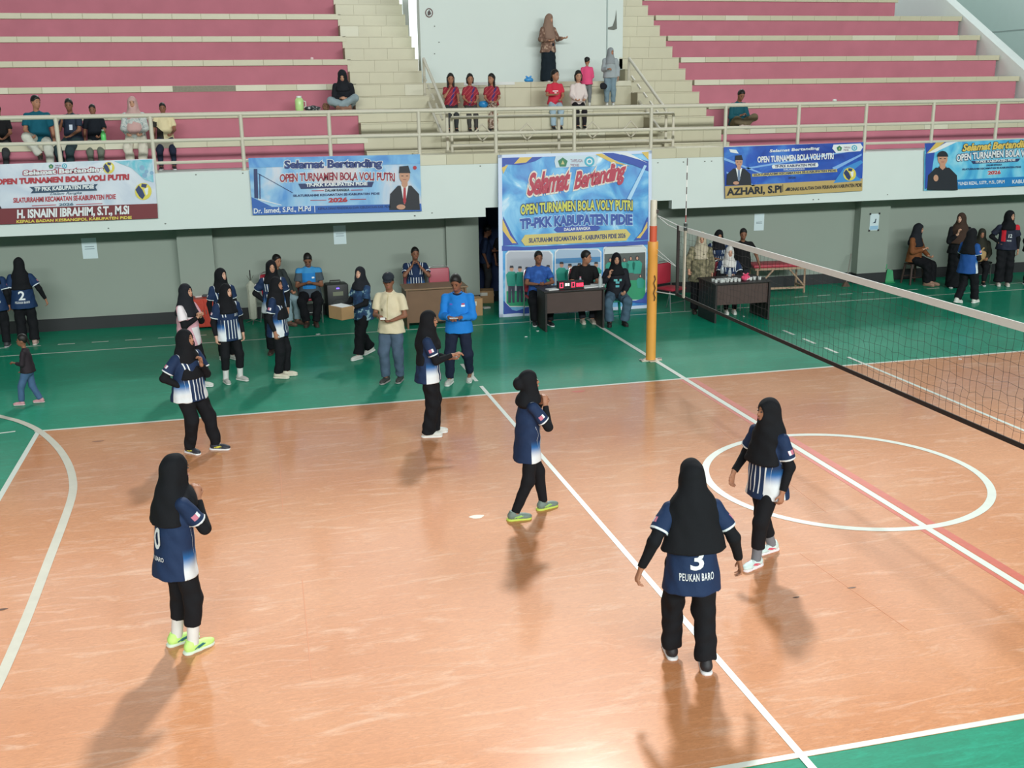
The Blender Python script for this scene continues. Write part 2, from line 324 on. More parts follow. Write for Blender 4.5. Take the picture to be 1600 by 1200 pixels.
for i in range(3): x = -4.5 + 3 * i; MB().poly([(x + .08, 25, 4.3), (x + 2.92, 25, 4.3), (x + 2.92, 25, 7.1), (x + .08, 25, 7.1)]).obj('pane', M_PANE, rw); MB().box((x - .08, 24.9, 4.2), (x + .08, 25.1, 7.2)).obj('mullion', M_WHITE, rw)  # low middle panes added so the gap beside the white wall shows bright
MB().box((-2.2, 18.75, 4.2), (2.3, 25, 4.3)).obj('passage_floor', M_CREAM, rw)

# ------------------------------------------------------------------ railings
rl = thing('balcony_railing', 'long cream painted tube railing on top of the white balcony front', 'railing')
PX = [-12.27, -10.72, -9.17, -7.63, -6.10, -4.55, -2.91, -1.45, 0.10, 1.67, 3.24, 4.84, 6.36, 7.93, 9.48, 11.05]
for x in PX:
    zb = 3.07 if -2.95 < x < 3.15 else 2.88
    MB().tube([(x, 14.8, zb), (x, 14.8, 3.87)], 0.036, 10).obj('post', M_RAIL, rl, True)
    MB().lathe([(.06, 0), (.06, .008), (.04, .012)], (x, 14.8, zb), 12).obj('base_plate', M_RAIL, rl)
for a, b in zip([-16.5] + PX, PX + [16.5]):
    MB().tube([(a, 14.8, 3.87), (b, 14.8, 3.87)], 0.038, 10).obj('handrail', M_RAIL, rl, True); MB().tube([(a, 14.8, 3.435), (b, 14.8, 3.435)], 0.032, 10).obj('middle_rail', M_RAIL, rl, True)
    if b < -2.8 or a > 3.2: MB().tube([(a, 14.8, 3.055), (b, 14.8, 3.055)], 0.026, 8).obj('bottom_rail', M_RAIL, rl, True)
r2 = thing('inner_railing', 'cream railing with diamond ornaments before the middle tiers', 'railing')
xa, xb, yr = -2.16, 2.42, 15.5
for x in (xa, 0.0, xb): MB().tube([(x, yr, 3.07), (x, yr, 3.72)], 0.03, 8).obj('post', M_RAIL, r2, True)
for z, n in ((3.72, 'handrail'), (3.415, 'middle_rail'), (3.19, 'bottom_rail')): MB().tube([(xa, yr, z), (xb, yr, z)], 0.03, 8).obj(n, M_RAIL, r2, True)
for u in (753, 823, 925, 985):
    x = gy(u, 207, yr)[0]; c = 3.425
    MB().tube([(x - .16, yr - .03, c), (x, yr - .03, c + .16), (x + .16, yr - .03, c), (x, yr - .03, c - .16)], .022, 6, closed=True).obj('diamond', M_RAIL, r2)
def stair_rail(x, pu, pl, lab):
    o = thing('stair_railing', lab, 'railing')
    up = [gx(u, v, x) for u, v in pu]; lo = [gx(u, v, x) for u, v in pl]
    MB().tube(up, .032, 8).obj('handrail', M_RAIL, o, True); MB().tube(lo, .03, 8).obj('lower_rail', M_RAIL, o, True)
    for t in (0, 1):
        a = up[0] * (1 - t) + up[-1] * t; y = a[1]; zb = 2.865 + 0.255 * max(0, int((y - 15.6) / 0.4) + 1)
        MB().tube([(x, y, max(3.07, min(zb, a[2] - .3))), (x, y, a[2])], .03, 8).obj('post', M_RAIL, o, True)
    for k in range(5):
        t = (k + 0.6) / 5.4; c = (up[0] + lo[0]) / 2 * (1 - t) + (up[-1] + lo[-1]) / 2 * t; d = (up[-1] - up[0]); d = d / np.linalg.norm(d)
        MB().tube([c - d * .13, c + d * .1], .026, 6).obj('slanted_bar', M_RAIL, o)
stair_rail(-2.30, [(662, 92), (698, 178)], [(659, 136), (693, 214)], 'slanted cream railing beside the stairs below the round stencil')
stair_rail(2.32, [(983, 91), (1041, 172)], [(985, 140), (1034, 206)], 'slanted cream railing beside the girl in grey')

# ------------------------------------------------------------------ smooth solids: distance fields turned into one surface
def A(*v): return np.array(v, float)
def nrm(v): v = np.asarray(v, float); return v / max(1e-9, np.linalg.norm(v))
def d_ell(px, py, pz, c, r, M):
    qx, qy, qz = px - c[0], py - c[1], pz - c[2]
    x = qx * M[0, 0] + qy * M[1, 0] + qz * M[2, 0]; y = qx * M[0, 1] + qy * M[1, 1] + qz * M[2, 1]; z = qx * M[0, 2] + qy * M[1, 2] + qz * M[2, 2]
    k0 = np.sqrt((x / r[0]) ** 2 + (y / r[1]) ** 2 + (z / r[2]) ** 2); k1 = np.sqrt((x / r[0] ** 2) ** 2 + (y / r[1] ** 2) ** 2 + (z / r[2] ** 2) ** 2)
    return k0 * (k0 - 1) / np.maximum(k1, 1e-9)
def d_cone(px, py, pz, a, b, ra, rb, fl):
    qx, qy, qz = px - a[0], py - a[1], pz - a[2]; ba = b - a
    if fl is not None:
        n, s = fl; dn = (qx * n[0] + qy * n[1] + qz * n[2]) * (s - 1); qx = qx + dn * n[0]; qy = qy + dn * n[1]; qz = qz + dn * n[2]
        ba = ba + n * np.dot(ba, n) * (s - 1)
    t = np.clip((qx * ba[0] + qy * ba[1] + qz * ba[2]) / max(1e-9, np.dot(ba, ba)), 0, 1)
    return np.sqrt((qx - ba[0] * t) ** 2 + (qy - ba[1] * t) ** 2 + (qz - ba[2] * t) ** 2) - (ra + (rb - ra) * t)
I3 = np.eye(3)
class Solid:
    def __init__(s): s.p = []; s.cut = []; s.sub = []
    def ell(s, c, r, M=I3, k=0.03): s.p.append(('e', A(*c), A(*r), np.asarray(M), k, None)); return s
    def cone(s, a, b, ra, rb, k=0.03, fl=None, clip=None): s.p.append(('c', A(*a), A(*b), ra, rb, k, fl, clip)); return s
    def minus(s, c, r, M=I3): s.sub.append((A(*c), A(*r), np.asarray(M))); return s
    def clip(s, p, n): s.cut.append((A(*p), A(*n))); return s
    def build(s, name, h, m, parent=None, relax=1, fold=0.0):
        lo = A(1e9, 1e9, 1e9); hi = -lo
        for q in s.p:
            if q[0] == 'e': R = max(q[2]); lo = np.minimum(lo, q[1] - R); hi = np.maximum(hi, q[1] + R)
            else: R = max(q[3], q[4]); lo = np.minimum(lo, np.minimum(q[1], q[2]) - R); hi = np.maximum(hi, np.maximum(q[1], q[2]) + R)
        lo -= 3 * h; hi += 3 * h; n = np.ceil((hi - lo) / h).astype(int) + 1
        ax = [lo[i] + h * np.arange(n[i]) for i in range(3)]; D = np.full(tuple(n), 10.0, np.float32)
        for q in s.p:
            k = q[4] if q[0] == 'e' else q[5]
            if q[0] == 'e': R = max(q[2]); a = q[1] - R; b = q[1] + R
            else: R = max(q[3], q[4]); a = np.minimum(q[1], q[2]) - R; b = np.maximum(q[1], q[2]) + R
            a = a - k - 3 * h; b = b + k + 3 * h
            i0 = np.maximum(((a - lo) / h).astype(int), 0); i1 = np.minimum(((b - lo) / h).astype(int) + 2, n)
            sl = tuple(slice(i0[j], i1[j]) for j in range(3))
            px, py, pz = ax[0][sl[0]][:, None, None], ax[1][sl[1]][None, :, None], ax[2][sl[2]][None, None, :]
            if q[0] == 'e': d = d_ell(px, py, pz, q[1], q[2], q[3])
            else:
                d = d_cone(px, py, pz, q[1], q[2], q[3], q[4], q[6])
                if q[7] is not None: d = np.maximum(d, (px - q[7][0][0]) * q[7][1][0] + (py - q[7][0][1]) * q[7][1][1] + (pz - q[7][0][2]) * q[7][1][2])
            o = D[sl]; hh = np.maximum(k - np.abs(o - d), 0); D[sl] = np.minimum(o, d) - hh * hh / (4 * k)
        px, py, pz = ax[0][:, None, None], ax[1][None, :, None], ax[2][None, None, :]
        for p, nn in s.cut: D = np.maximum(D, (px - p[0]) * nn[0] + (py - p[1]) * nn[1] + (pz - p[2]) * nn[2])
        for c, r, M in s.sub: D = np.maximum(D, -d_ell(px, py, pz, c, r, M))
        V, Q = nets(D, lo, h)
        if relax and len(V): V = relaxed(V, Q, relax)
        if fold and len(V):
            n = np.zeros_like(V); f = np.cross(V[Q[:, 2]] - V[Q[:, 0]], V[Q[:, 3]] - V[Q[:, 1]])
            for i in range(4): np.add.at(n, Q[:, i], f)
            n /= np.maximum(np.linalg.norm(n, axis=1), 1e-12)[:, None]; ph = RNG.uniform(0, 6.28, 6)
            w1 = np.sin(V[:, 2] * 21 + 9 * V[:, 0] + 3 * np.sin(V[:, 1] * 11 + ph[0]) + ph[1]); w2 = np.sin(V[:, 0] * 34 - V[:, 2] * 13 + 2.5 * np.sin(V[:, 2] * 9 + ph[2]) + ph[3]); w3 = np.sin(V[:, 1] * 30 + V[:, 2] * 17 + ph[4])
            V = V + n * ((w1 * w2 * .6 + .4 * w3 * w1) * fold)[:, None]
        me = np_mesh(name, V, Q)
        return link(name, me, m, parent)
_C = np.array([(i, j, k) for i in (0, 1) for j in (0, 1) for k in (0, 1)])
_E = [(a, b) for a in range(8) for b in range(a + 1, 8) if np.abs(_C[a] - _C[b]).sum() == 1]
def nets(D, lo, h):
    S = D < 0; n = S.shape
    cnt = np.zeros((n[0] - 1, n[1] - 1, n[2] - 1), np.int8)
    for c in _C: cnt += S[c[0]:n[0] - 1 + c[0], c[1]:n[1] - 1 + c[1], c[2]:n[2] - 1 + c[2]]
    act = (cnt > 0) & (cnt < 8); ids = np.argwhere(act); idx = np.full(act.shape, -1, np.int32); idx[act] = np.arange(len(ids))
    if len(ids) == 0: return np.zeros((0, 3)), np.zeros((0, 4), int)
    W = np.stack([D[ids[:, 0] + c[0], ids[:, 1] + c[1], ids[:, 2] + c[2]] for c in _C], 1)
    pos = np.zeros((len(ids), 3)); num = np.zeros(len(ids))
    for a, b in _E:
        x = (W[:, a] < 0) != (W[:, b] < 0); t = W[:, a] / np.where(x, W[:, a] - W[:, b], 1)
        pos += np.where(x[:, None], _C[a] + t[:, None] * (_C[b] - _C[a]), 0); num += x
    V = lo + h * (ids + pos / num[:, None]); Q = []
    for axn in range(3):
        o = [i for i in range(3) if i != axn]; sh = list(n); sh[axn] -= 1
        a = [slice(1, n[i] - 1) for i in range(3)]; a[axn] = slice(0, n[axn] - 1); b = list(a); b[axn] = slice(1, n[axn])
        sa = S[tuple(a)]; sb = S[tuple(b)]; e = np.argwhere(sa != sb); fl = sa[tuple(e.T)]
        for i in o: e[:, i] += 1
        def cell(du, dv):
            c = e.copy(); c[:, o[0]] += du; c[:, o[1]] += dv; return idx[c[:, 0], c[:, 1], c[:, 2]]
        q = np.stack([cell(-1, -1), cell(0, -1), cell(0, 0), cell(-1, 0)], 1)
        flip = fl if axn != 1 else ~fl
        q[~flip] = q[~flip][:, ::-1]; Q.append(q)
    return V, np.concatenate(Q)
def relaxed(V, Q, it):
    for _ in range(it):
        acc = np.zeros_like(V); c = np.zeros(len(V))
        for i in range(4):
            np.add.at(acc, Q[:, i], V[Q[:, (i + 1) % 4]] + V[Q[:, (i - 1) % 4]]); np.add.at(c, Q[:, i], 2)
        V = 0.5 * V + 0.5 * acc / np.maximum(c, 1)[:, None]
    return V
def np_mesh(name, V, Q):
    me = bpy.data.meshes.new(name); me.vertices.add(len(V)); me.vertices.foreach_set('co', V.astype(np.float32).ravel())
    me.loops.add(Q.size); me.loops.foreach_set('vertex_index', Q.astype(np.int32).ravel())
    me.polygons.add(len(Q)); me.polygons.foreach_set('loop_start', np.arange(0, Q.size, 4, dtype=np.int32))
    me.polygons.foreach_set('use_smooth', np.ones(len(Q), bool)); me.update(calc_edges=True); return me
def verts(me): a = np.zeros(len(me.vertices) * 3, np.float32); me.vertices.foreach_get('co', a); return a.reshape(-1, 3).astype(float)

# ------------------------------------------------------------------ node arithmetic for printed shirts
class X:
    def __init__(s, nt, sock): s.nt = nt; s.s = sock
    def _op(s, op, *o):
        n = s.nt.nodes.new('ShaderNodeMath'); n.operation = op
        for i, q in enumerate((s,) + o):
            if isinstance(q, X): s.nt.links.new(q.s, n.inputs[i])
            else: n.inputs[i].default_value = q
        return X(s.nt, n.outputs[0])
    def __add__(s, o): return s._op('ADD', o)
    def __sub__(s, o): return s._op('SUBTRACT', o)
    def __mul__(s, o): return s._op('MULTIPLY', o)
    def gt(s, o): return s._op('GREATER_THAN', o)
    def lt(s, o): return s._op('LESS_THAN', o)
    def abs(s): return s._op('ABSOLUTE')
    def mod(s, o): return s._op('FLOORED_MODULO', o)
    def max(s, o): return s._op('MAXIMUM', o)
    def min(s, o): return s._op('MINIMUM', o)
    def step(s, a, b):
        n = s.nt.nodes.new('ShaderNodeMapRange'); n.interpolation_type = 'SMOOTHSTEP'; s.nt.links.new(s.s, n.inputs['Value']); n.inputs['From Min'].default_value = a; n.inputs['From Max'].default_value = b; return X(s.nt, n.outputs['Result'])
def shirt_nodes(name, base, rough=0.75):
    m = bpy.data.materials.new(name); m.use_nodes = True; nt = m.node_tree; b = nt.nodes['Principled BSDF']; b.inputs['Roughness'].default_value = rough; b.inputs['Specular IOR Level'].default_value = 0.25
    def att(n):
        a = nt.nodes.new('ShaderNodeAttribute'); a.attribute_name = n; sp = nt.nodes.new('ShaderNodeSeparateXYZ'); nt.links.new(a.outputs['Vector'], sp.inputs[0]); return [X(nt, sp.outputs[i]) for i in range(3)]
    cur = nt.nodes.new('ShaderNodeRGB'); cur.outputs[0].default_value = lin(base); state = [cur.outputs[0]]
    def over(fac, c):
        mx = nt.nodes.new('ShaderNodeMix'); mx.data_type = 'RGBA'; nt.links.new(fac.s, mx.inputs[0]); nt.links.new(state[0], mx.inputs[6])
        if isinstance(c, tuple): mx.inputs[7].default_value = lin(c)
        else: nt.links.new(c, mx.inputs[7])
        state[0] = mx.outputs[2]
    def done():
        nt.links.new(state[0], b.inputs['Base Color'])
        no = nt.nodes.new('ShaderNodeTexNoise'); no.inputs['Scale'].default_value = 9; no.inputs['Detail'].default_value = 3; tc = nt.nodes.new('ShaderNodeTexCoord'); nt.links.new(tc.outputs['Object'], no.inputs['Vector'])
        bp = nt.nodes.new('ShaderNodeBump'); bp.inputs['Strength'].default_value = 0.35; bp.inputs['Distance'].default_value = 0.03; nt.links.new(no.outputs['Fac'], bp.inputs['Height']); nt.links.new(bp.outputs['Normal'], b.inputs['Normal']); return m
    return att('tc'), att('arm'), over, done, nt
def jersey_mat(name, base=(30, 49, 82), stripes=True, patch=True, hemz=-0.1, white=(222, 228, 232)):
    (x, y, z), (t, ao, af), over, done, nt = shirt_nodes(name, base)
    body = t.lt(0.3); ax = x.abs()
    if patch:
        hem = (z * -1 + (hemz + 0.20)).step(0.0, 0.13); side = ax.gt(0.10) * y.gt(-0.025) * body
        over((z * -1 + (hemz + 0.26)).step(0.0, 0.1) * side, (40, 104, 168)); over(hem * side, white)
    if stripes:
        st = ((x + 0.025).mod(0.05) - 0.025).abs().lt(0.0062); over(st * y.gt(0.02) * z.lt(0.20) * z.gt(hemz) * body * ax.lt(0.145), white)
        for off in (0.075, 0.115): over((ax - (z - 0.25) * 0.12 - off).abs().lt(0.0065) * z.gt(0.25) * y.gt(-0.02) * t.lt(0.55), white)
    over(t.gt(0.90) * t.lt(0.985), white)
    q = t.gt(0.52) * t.lt(0.74) * ao.gt(0.045); over(q * af.abs().lt(0.028), (196, 120, 140)); over(q * (af - 0.016).abs().lt(0.01), white)
    return done()
M_JERSEY = jersey_mat('navy_striped_jersey')
M_JERSEYB = jersey_mat('navy_jersey_long', hemz=-0.2)
def plain_shirt(name, base, kind=None):
    (x, y, z), (t, ao, af), over, done, nt = shirt_nodes(name, base); body = t.lt(0.3)
    if kind == 'pinkwhite': over((y * 0.6 - x + z * 0.35 - 0.02).gt(0.0) * (z.lt(0.12)) * (x + z * .3).gt(-0.10) * y.gt(0) * body, (232, 226, 230)); over((x - 0.02).gt(0.06) * z.gt(0.26) * y.gt(0), (236, 228, 232))
    if kind == 'vest': over(x.abs().lt(0.115) * z.gt(0.1) * body, (38, 122, 190)); over(z.gt(0.38) * body, (60, 140, 196)); over((x + 0.075).abs().lt(0.022) * (z - 0.3).abs().lt(0.014) * y.gt(0), (232, 232, 232))
    if kind == 'blue': over((x + 0.09).abs().lt(0.025) * (z - 0.31).abs().lt(0.012) * y.gt(0), (236, 240, 244)); over((x + 0.09).abs().lt(0.02) * (z - 0.335).abs().lt(0.01) * y.gt(0), (190, 70, 80)); over((x - 0.08).abs().lt(0.02) * (z - 0.33).abs().lt(0.01) * y.gt(0), (110, 90, 190))
    if kind == 'khaki': over(x.abs().lt(0.006) * y.gt(0) * z.gt(0.1), (190, 178, 140)); over((x - 0.085).abs().lt(0.015) * (z - 0.24).abs().lt(0.018) * y.gt(0), (140, 132, 100))
    if kind == 'redblack': over(x.gt(.05) * x.lt(.13) * y.gt(-.02) * z.gt(.12) * body, (206, 40, 54)); over(x.lt(-.06) * z.gt(.36) * y.gt(0) * body, (206, 40, 54)); over(t.gt(.3) * t.lt(.7), (44, 48, 62))
    if kind == 'maroon': over((x - 0.03 + z * 0.3).abs().lt(0.03) * y.gt(0), (64, 50, 110)); over(((z * 1.0 + x).mod(0.11)).lt(0.025) * y.gt(0), (176, 76, 80))
    if kind == 'print': over((x.abs().lt(0.09)) * (z - 0.27).abs().lt(0.02) * y.gt(0) * ((x * 60)._op('SINE')).gt(-0.4), (110, 190, 190)); over((x + 0.01).abs().lt(0.035) * (z - 0.18).abs().lt(0.07) * y.gt(0) * ((z * 90)._op('SINE')).gt(-0.2), (96, 176, 184))
    if kind == 'cream': over((x * 0.9 - z + 0.12).gt(0.03) * x.gt(0.03) * (x - z + 0.3).gt(0), (50, 46, 42)); over(t.gt(0.3) * x.gt(0), (46, 44, 40))
    if kind == 'redtext': over(x.abs().lt(0.07) * ((z - 0.28).abs().lt(0.014)).max((z - 0.235).abs().lt(0.012) * x.abs().lt(0.03)) * y.gt(0), (240, 226, 226))
    if kind == 'teal': over((x + .02).abs().lt(0.12) * (z - 0.2).abs().lt(0.01) * y.gt(0), (196, 214, 214))
    if kind == 'navywhite': over(((z - 0.22).abs().lt(0.05)) * (x + 0.06).abs().lt(.03) * y.gt(0), (200, 210, 224))
    if kind == 'bluestripe': over(((x + .0).mod(0.04) - .02).abs().lt(.006) * y.gt(0) * z.gt(.1), (70, 130, 210))
    return done()
def camo_mat(name, c1, c2, c3, scale=14):
    m = bpy.data.materials.new(name); m.use_nodes = True; nt = m.node_tree; b = nt.nodes['Principled BSDF']; b.inputs['Roughness'].default_value = .85
    no = nt.nodes.new('ShaderNodeTexNoise'); no.inputs['Scale'].default_value = scale; no.inputs['Detail'].default_value = 3; tc = nt.nodes.new('ShaderNodeTexCoord'); nt.links.new(tc.outputs['Object'], no.inputs['Vector'])
    r = nt.nodes.new('ShaderNodeValToRGB'); r.color_ramp.interpolation = 'CONSTANT'; e = r.color_ramp.elements; e[0].color = lin(c1); e[0].position = 0; e[1].color = lin(c2); e[1].position = .48; q = e.new(.6); q.color = lin(c3)
    nt.links.new(no.outputs['Fac'], r.inputs['Fac']); nt.links.new(r.outputs['Color'], b.inputs['Base Color']); return m
def cloth(name, c, rough=0.85): return mat('cloth_' + name, c, rough, spec=0.2, var=0.10, scale=7, bump=0.5)
def denim(name, c): return mat('denim_' + name, c, .85, spec=.2, var=.28, scale=9, bump=.3)
M_BLACK = cloth('black', (24, 25, 29)); M_BLACK2 = cloth('soft_black', (34, 36, 42)); M_NAVYC = cloth('navy', (30, 38, 58))
M_DARKHAIR = mat('black_hair', (24, 21, 20), .5, spec=.4, var=.2, scale=30)
def skin(c): return mat('skin_%d_%d_%d' % c, c, .55, spec=.35, var=.06, scale=20)
SK1, SK2, SK3, SK4 = (190, 142, 116), (168, 118, 92), (136, 92, 70), (206, 160, 136)
M_EYE = mat('dark_eye', (30, 22, 20), .25); M_LIP = mat('lip', (150, 84, 78), .5)

# ------------------------------------------------------------------ people
def rotx(a): c, s = math.cos(a), math.sin(a); return A([1, 0, 0], [0, c, -s], [0, s, c])
def roty(a): c, s = math.cos(a), math.sin(a); return A([c, 0, s], [0, 1, 0], [-s, 0, c])
def rotz(a): c, s = math.cos(a), math.sin(a); return A([c, -s, 0], [s, c, 0], [0, 0, 1])
RAD = math.radians
def ik(S, W, a, b, pole):
    d = W - S; L = np.linalg.norm(d); Lc = min(L, (a + b) * 0.995); u = d / max(L, 1e-6); W = S + u * Lc
    x = (a * a - b * b + Lc * Lc) / (2 * Lc); hgt = math.sqrt(max(a * a - x * x, 1e-6)); p = np.asarray(pole, float); p = p - u * np.dot(p, u); p = nrm(p)
    return S + u * x + p * hgt, W
ARM = {  # wrist from shoulder (outward, forward, up), elbow pole, hand direction, curl
    'hang': ((.06, .03, -.475), (.35, -1, 0), (0, .15, -1), .5),
    'swing_f': ((.07, .17, -.44), (.4, -1, 0), (0, .5, -1), .5),
    'swing_b': ((.10, -.14, -.45), (.4, -1, 0), (.1, -.2, -1), .5),
    'out': ((.20, .03, -.43), (.3, -1, 0), (.25, .1, -1), .4),
    'hip': ((-.02, .05, -.34), (1, -.75, .1), (-.8, .5, -.4), .5),
    'mouth': ((-.10, .17, -.02), (.45, .25, -1), (-.35, .15, .9), .9),
    'chin': ((-.11, .20, -.08), (.35, .2, -1), (-.15, .05, 1), .8),
    'chest': ((-.13, .20, -.14), (.7, -.1, -1), (-.6, .25, .6), 1.0),
    'clap': ((-.09, .30, -.20), (.5, -.4, -1), (-.15, 1, .25), .2),
    'hold': ((-.10, .24, -.24), (.6, -.5, -1), (-.55, .8, .1), .9),
    'phone': ((-.12, .21, -.20), (.6, -.4, -1), (-.6, .5, .4), 1.1),
    'box': ((-.03, .30, -.30), (.5, -.6, -1), (-.2, .9, -.2), .6),
    'lap': ((-.05, .27, -.36), (.7, -.6, -.6), (-.4, .9, -.2), .6),
    'knee': ((.00, .36, -.34), (.6, -.5, -1), (0, .9, -.4), .6),
    'table': ((-.10, .30, -.22), (.8, -.3, -.6), (-.8, .55, 0), .5),
    'lean': ((.08, .30, -.36), (.5, -.8, -.2), (0, .7, -.7), .3),
    'behind': ((-.05, -.14, -.36), (1, -.6, 0), (-.6, -.3, -.6), .6),
}
def person(label, loc, yaw, H=1.56, h=0.012, build=1.0, sex='f', skin_c=SK2, head=(0, 0, 0), lean=0, twist=0, roll=0, arms=('hang', 'hang'), feet=((.09, .0, 0, 0), (-.09, .0, 0, 0)),
           sit=None, knees=None, hijab=None, hij_mat=None, hair=None, shirt=None, shirt_mat=None, sleeve=.72, hem=-.10, pants=None, pants_mat=None, legw=1.0, flare=.05, ankle=.09, skirt=None,
           under=None, shoe=((40, 40, 44), (230, 230, 230)), sock=None, text=None, group=None, face=True, loose=0.017, cap=None, torso_len=1.0, barefoot=False, collar=None, trim=None):
    s = H / 1.6; root = thing('person', label, 'person', loc, yaw, group); b = build; male = sex == 'm'; child = sex == 'c'
    V3 = lambda *v: A(*v) * s
    hf = max(h, .011) if h > .009 else h
    # --- skeleton
    ank = []
    if sit is None:
        zs = []
        for (fx, fy, fw, fl) in feet:
            a = A(fx, fy, .07 + fl * 1.0); reach = .753; zs.append(a[2] + math.sqrt(max(reach ** 2 - (a[0] - .085 * np.sign(fx)) ** 2 - a[1] ** 2, .2)))
        pel = V3(0, 0, min(min(zs), .832) + .01)
    else: pel = A(0, 0, sit) + V3(0, 0, .095)
    T = rotz(RAD(twist)) @ rotx(RAD(-lean)) @ roty(RAD(roll)); G = lambda x, y, z: pel + T @ (V3(x, y, z * torso_len))
    sw = .165 if not male else .176
    if child: sw = .155
    sh = [G(sw, 0, .412), G(-sw, 0, .412)]; nb = G(0, 0.0, .47); nt_ = G(0, .02, .545)
    hs = 1.0 if not child else 1.22; hs *= .97
    Hd = rotz(RAD(twist * .5 + head[0])) @ rotx(RAD(-head[1])) @ roty(RAD(head[2])); hc = nt_ + Hd @ V3(0, .015, .10 * hs); HG = lambda x, y, z: hc + Hd @ (V3(x, y, z) * hs); hr = lambda *r: A(*r) * s * hs
    arm = []
    for i, side in enumerate((1, -1)):
        q = arms[i]; q = ARM[q] if isinstance(q, str) else q
        m = A(side, 1, 1); W = sh[i] + T @ (A(*q[0]) * m * s); E, W = ik(sh[i], W, .265 * s, .235 * s, T @ (A(*q[1]) * m)); hd = nrm(T @ (A(*q[2]) * m)); arm.append((sh[i], E, W, hd, q[3], side))
    leg = []
    for i, side in enumerate((1, -1)):
        fx, fy, fw, fl = feet[i]; hip = pel + V3(.082 * side, 0, -.01); fr = rotz(RAD(-fw)); an = V3(fx, fy, .07 + fl * .9)
        if sit is not None: an = A(fx * s, fy * s, 0) + V3(0, 0, .07 + fl)
        pole = fr @ A(.12 * side, 1, .25) if knees is None else A(*knees[i])
        K, an = ik(hip, an, .385 * s, .375 * s, pole); leg.append((hip, K, an, fr, fl))
    # --- body: one continuous surface
    B = Solid(); kk = .03 * s
    B.ell(G(0, -.01, 0), V3(.145, .10, .11) * (b, b, 1), T, kk).ell(G(0, 0, .15), V3(.118, .09, .14) * (b, b, 1), T, kk).ell(G(0, 0, .32), V3(.135, .09, .15) * (b, b, 1), T, kk)
    B.cone(G(-sw * .85, 0, .392), G(sw * .85, 0, .392), .038 * s, .038 * s, kk).cone(G(0, -.005, .42), nt_ + Hd @ V3(0, 0, .03), .052 * s, .045 * s * (1.1 if male else 1), .02 * s)
    for S_, E, W, hd, cu, sd in arm:
        B.cone(S_, E, .038 * s * b, .036 * s * b, .02 * s).cone(E, W, .036 * s * b, .024 * s, .02 * s)
        lat = nrm(np.cross(hd, T @ A(0, 0, 1))) if abs(np.dot(hd, T @ A(0, 0, 1))) < .9 else nrm(np.cross(hd, T @ A(sd * 1, .0, 0)))
        pn = nrm(np.cross(lat, hd))
        inward = T @ A(-sd, .25, 0)
        if np.dot(pn, inward) < 0: pn = -pn
        fr_ = max(.0085 * s, .62 * hf); pc = W + hd * .055 * s
        B.cone(W - hd * .01 * s, W + hd * .075 * s, .026 * s, .033 * s, .012 * s, (pn, 1.7))
        for fi, ln in enumerate((.066, .076, .072, .056)):
            o = (fi - 1.5) * .0185 * s; a0 = W + hd * .082 * s + lat * o; a1 = math.radians(28 + 40 * cu); a2 = math.radians(48 + 80 * cu)
            p1 = a0 + (hd * math.cos(a1 * .6) + pn * math.sin(a1 * .6) + lat * o * 1.5) * ln * .52 * s; p2 = p1 + (hd * math.cos(a2) + pn * math.sin(a2)) * ln * .5 * s
            B.cone(a0, p1, fr_, fr_ * .95, .005 * s).cone(p1, p2, fr_ * .95, fr_ * .85, .003 * s)
        front = T @ A(0, 1, .35); ls = 1 if np.dot(lat, front) > 0 else -1
        t0 = W + hd * .03 * s + lat * ls * .024 * s; t1 = t0 + (hd * .7 + lat * ls * .65 + pn * .35) * .036 * s; t2 = t1 + (hd * .9 + pn * .45 + lat * ls * .1) * .03 * s
        B.cone(t0, t1, fr_ * 1.2, fr_ * 1.05, .008 * s).cone(t1, t2, fr_ * 1.05, fr_ * .9, .003 * s)
    for hip, K, an, fr, fl in leg:
        B.cone(hip, K, .07 * s * b, .048 * s, kk).cone(K, K * .55 + an * .45, .048 * s, .047 * s, kk).cone(K * .55 + an * .45, an, .047 * s, .031 * s, kk)
        B.cone(an, an + fr @ V3(0, .09, -.04), .03 * s, .028 * s, .02 * s)
    B.ell(HG(0, -.012, .02), hr(.073, .09, .093), Hd, .03 * s).ell(HG(0, .022, -.042), hr(.056, .062, .068), Hd, .03 * s).ell(HG(0, .05, -.085), hr(.026, .026, .022), Hd, .025 * s)
    B.cone(HG(0, .078, .012), HG(0, .096, -.024), .007 * s * hs, .0125 * s * hs, .012 * s).cone(HG(-.016, .08, -.06), HG(.016, .08, -.06), .010 * s * hs, .010 * s * hs, .012 * s)
    if not hijab:
        for sd in (1, -1): B.ell(HG(.073 * sd, -.005, -.012), hr(.010, .02, .03), Hd, .008 * s)
    if pants is None and skirt is None: pass
    body = B.build('body', hf, skin(skin_c), root)
    if face:
        for sd in (1, -1):
            e = Solid(); 
            M = Matrix([list(Hd[i]) + [0] for i in range(3)] + [[0, 0, 0, 1]])
            MB().lathe([(.0005, -.011), (.008, -.008), (.0115, 0), (.008, .008), (.0005, .011)], (0, 0, 0), 8)
            me = MB().lathe([(.001, -.0065), (.010, -.004), (.0105, 0), (.008, .004), (.001, .0055)], (0, 0, 0), 8).mesh('eye', True)
            o = link('eye', me, M_EYE, root); o.matrix_local = Matrix.Translation(HG(.031 * sd, .0795, .008)) @ M @ Matrix.Diagonal((s * hs, .8 * s * hs, s * hs, 1))
            me = MB().tube([(-.019, -.003, -.002), (-.006, .003, .003), (.010, .002, .002), (.02, -.006, -.003)], [.0012, .0022, .0022, .0012], 6).mesh('eyebrow', True)
            o = link('eyebrow', me, M_DARKHAIR, root); o.matrix_local = Matrix.Translation(HG(.031 * sd, .084, .031)) @ M @ Matrix.Diagonal((s * hs * sd, s * hs, s * hs, 1))
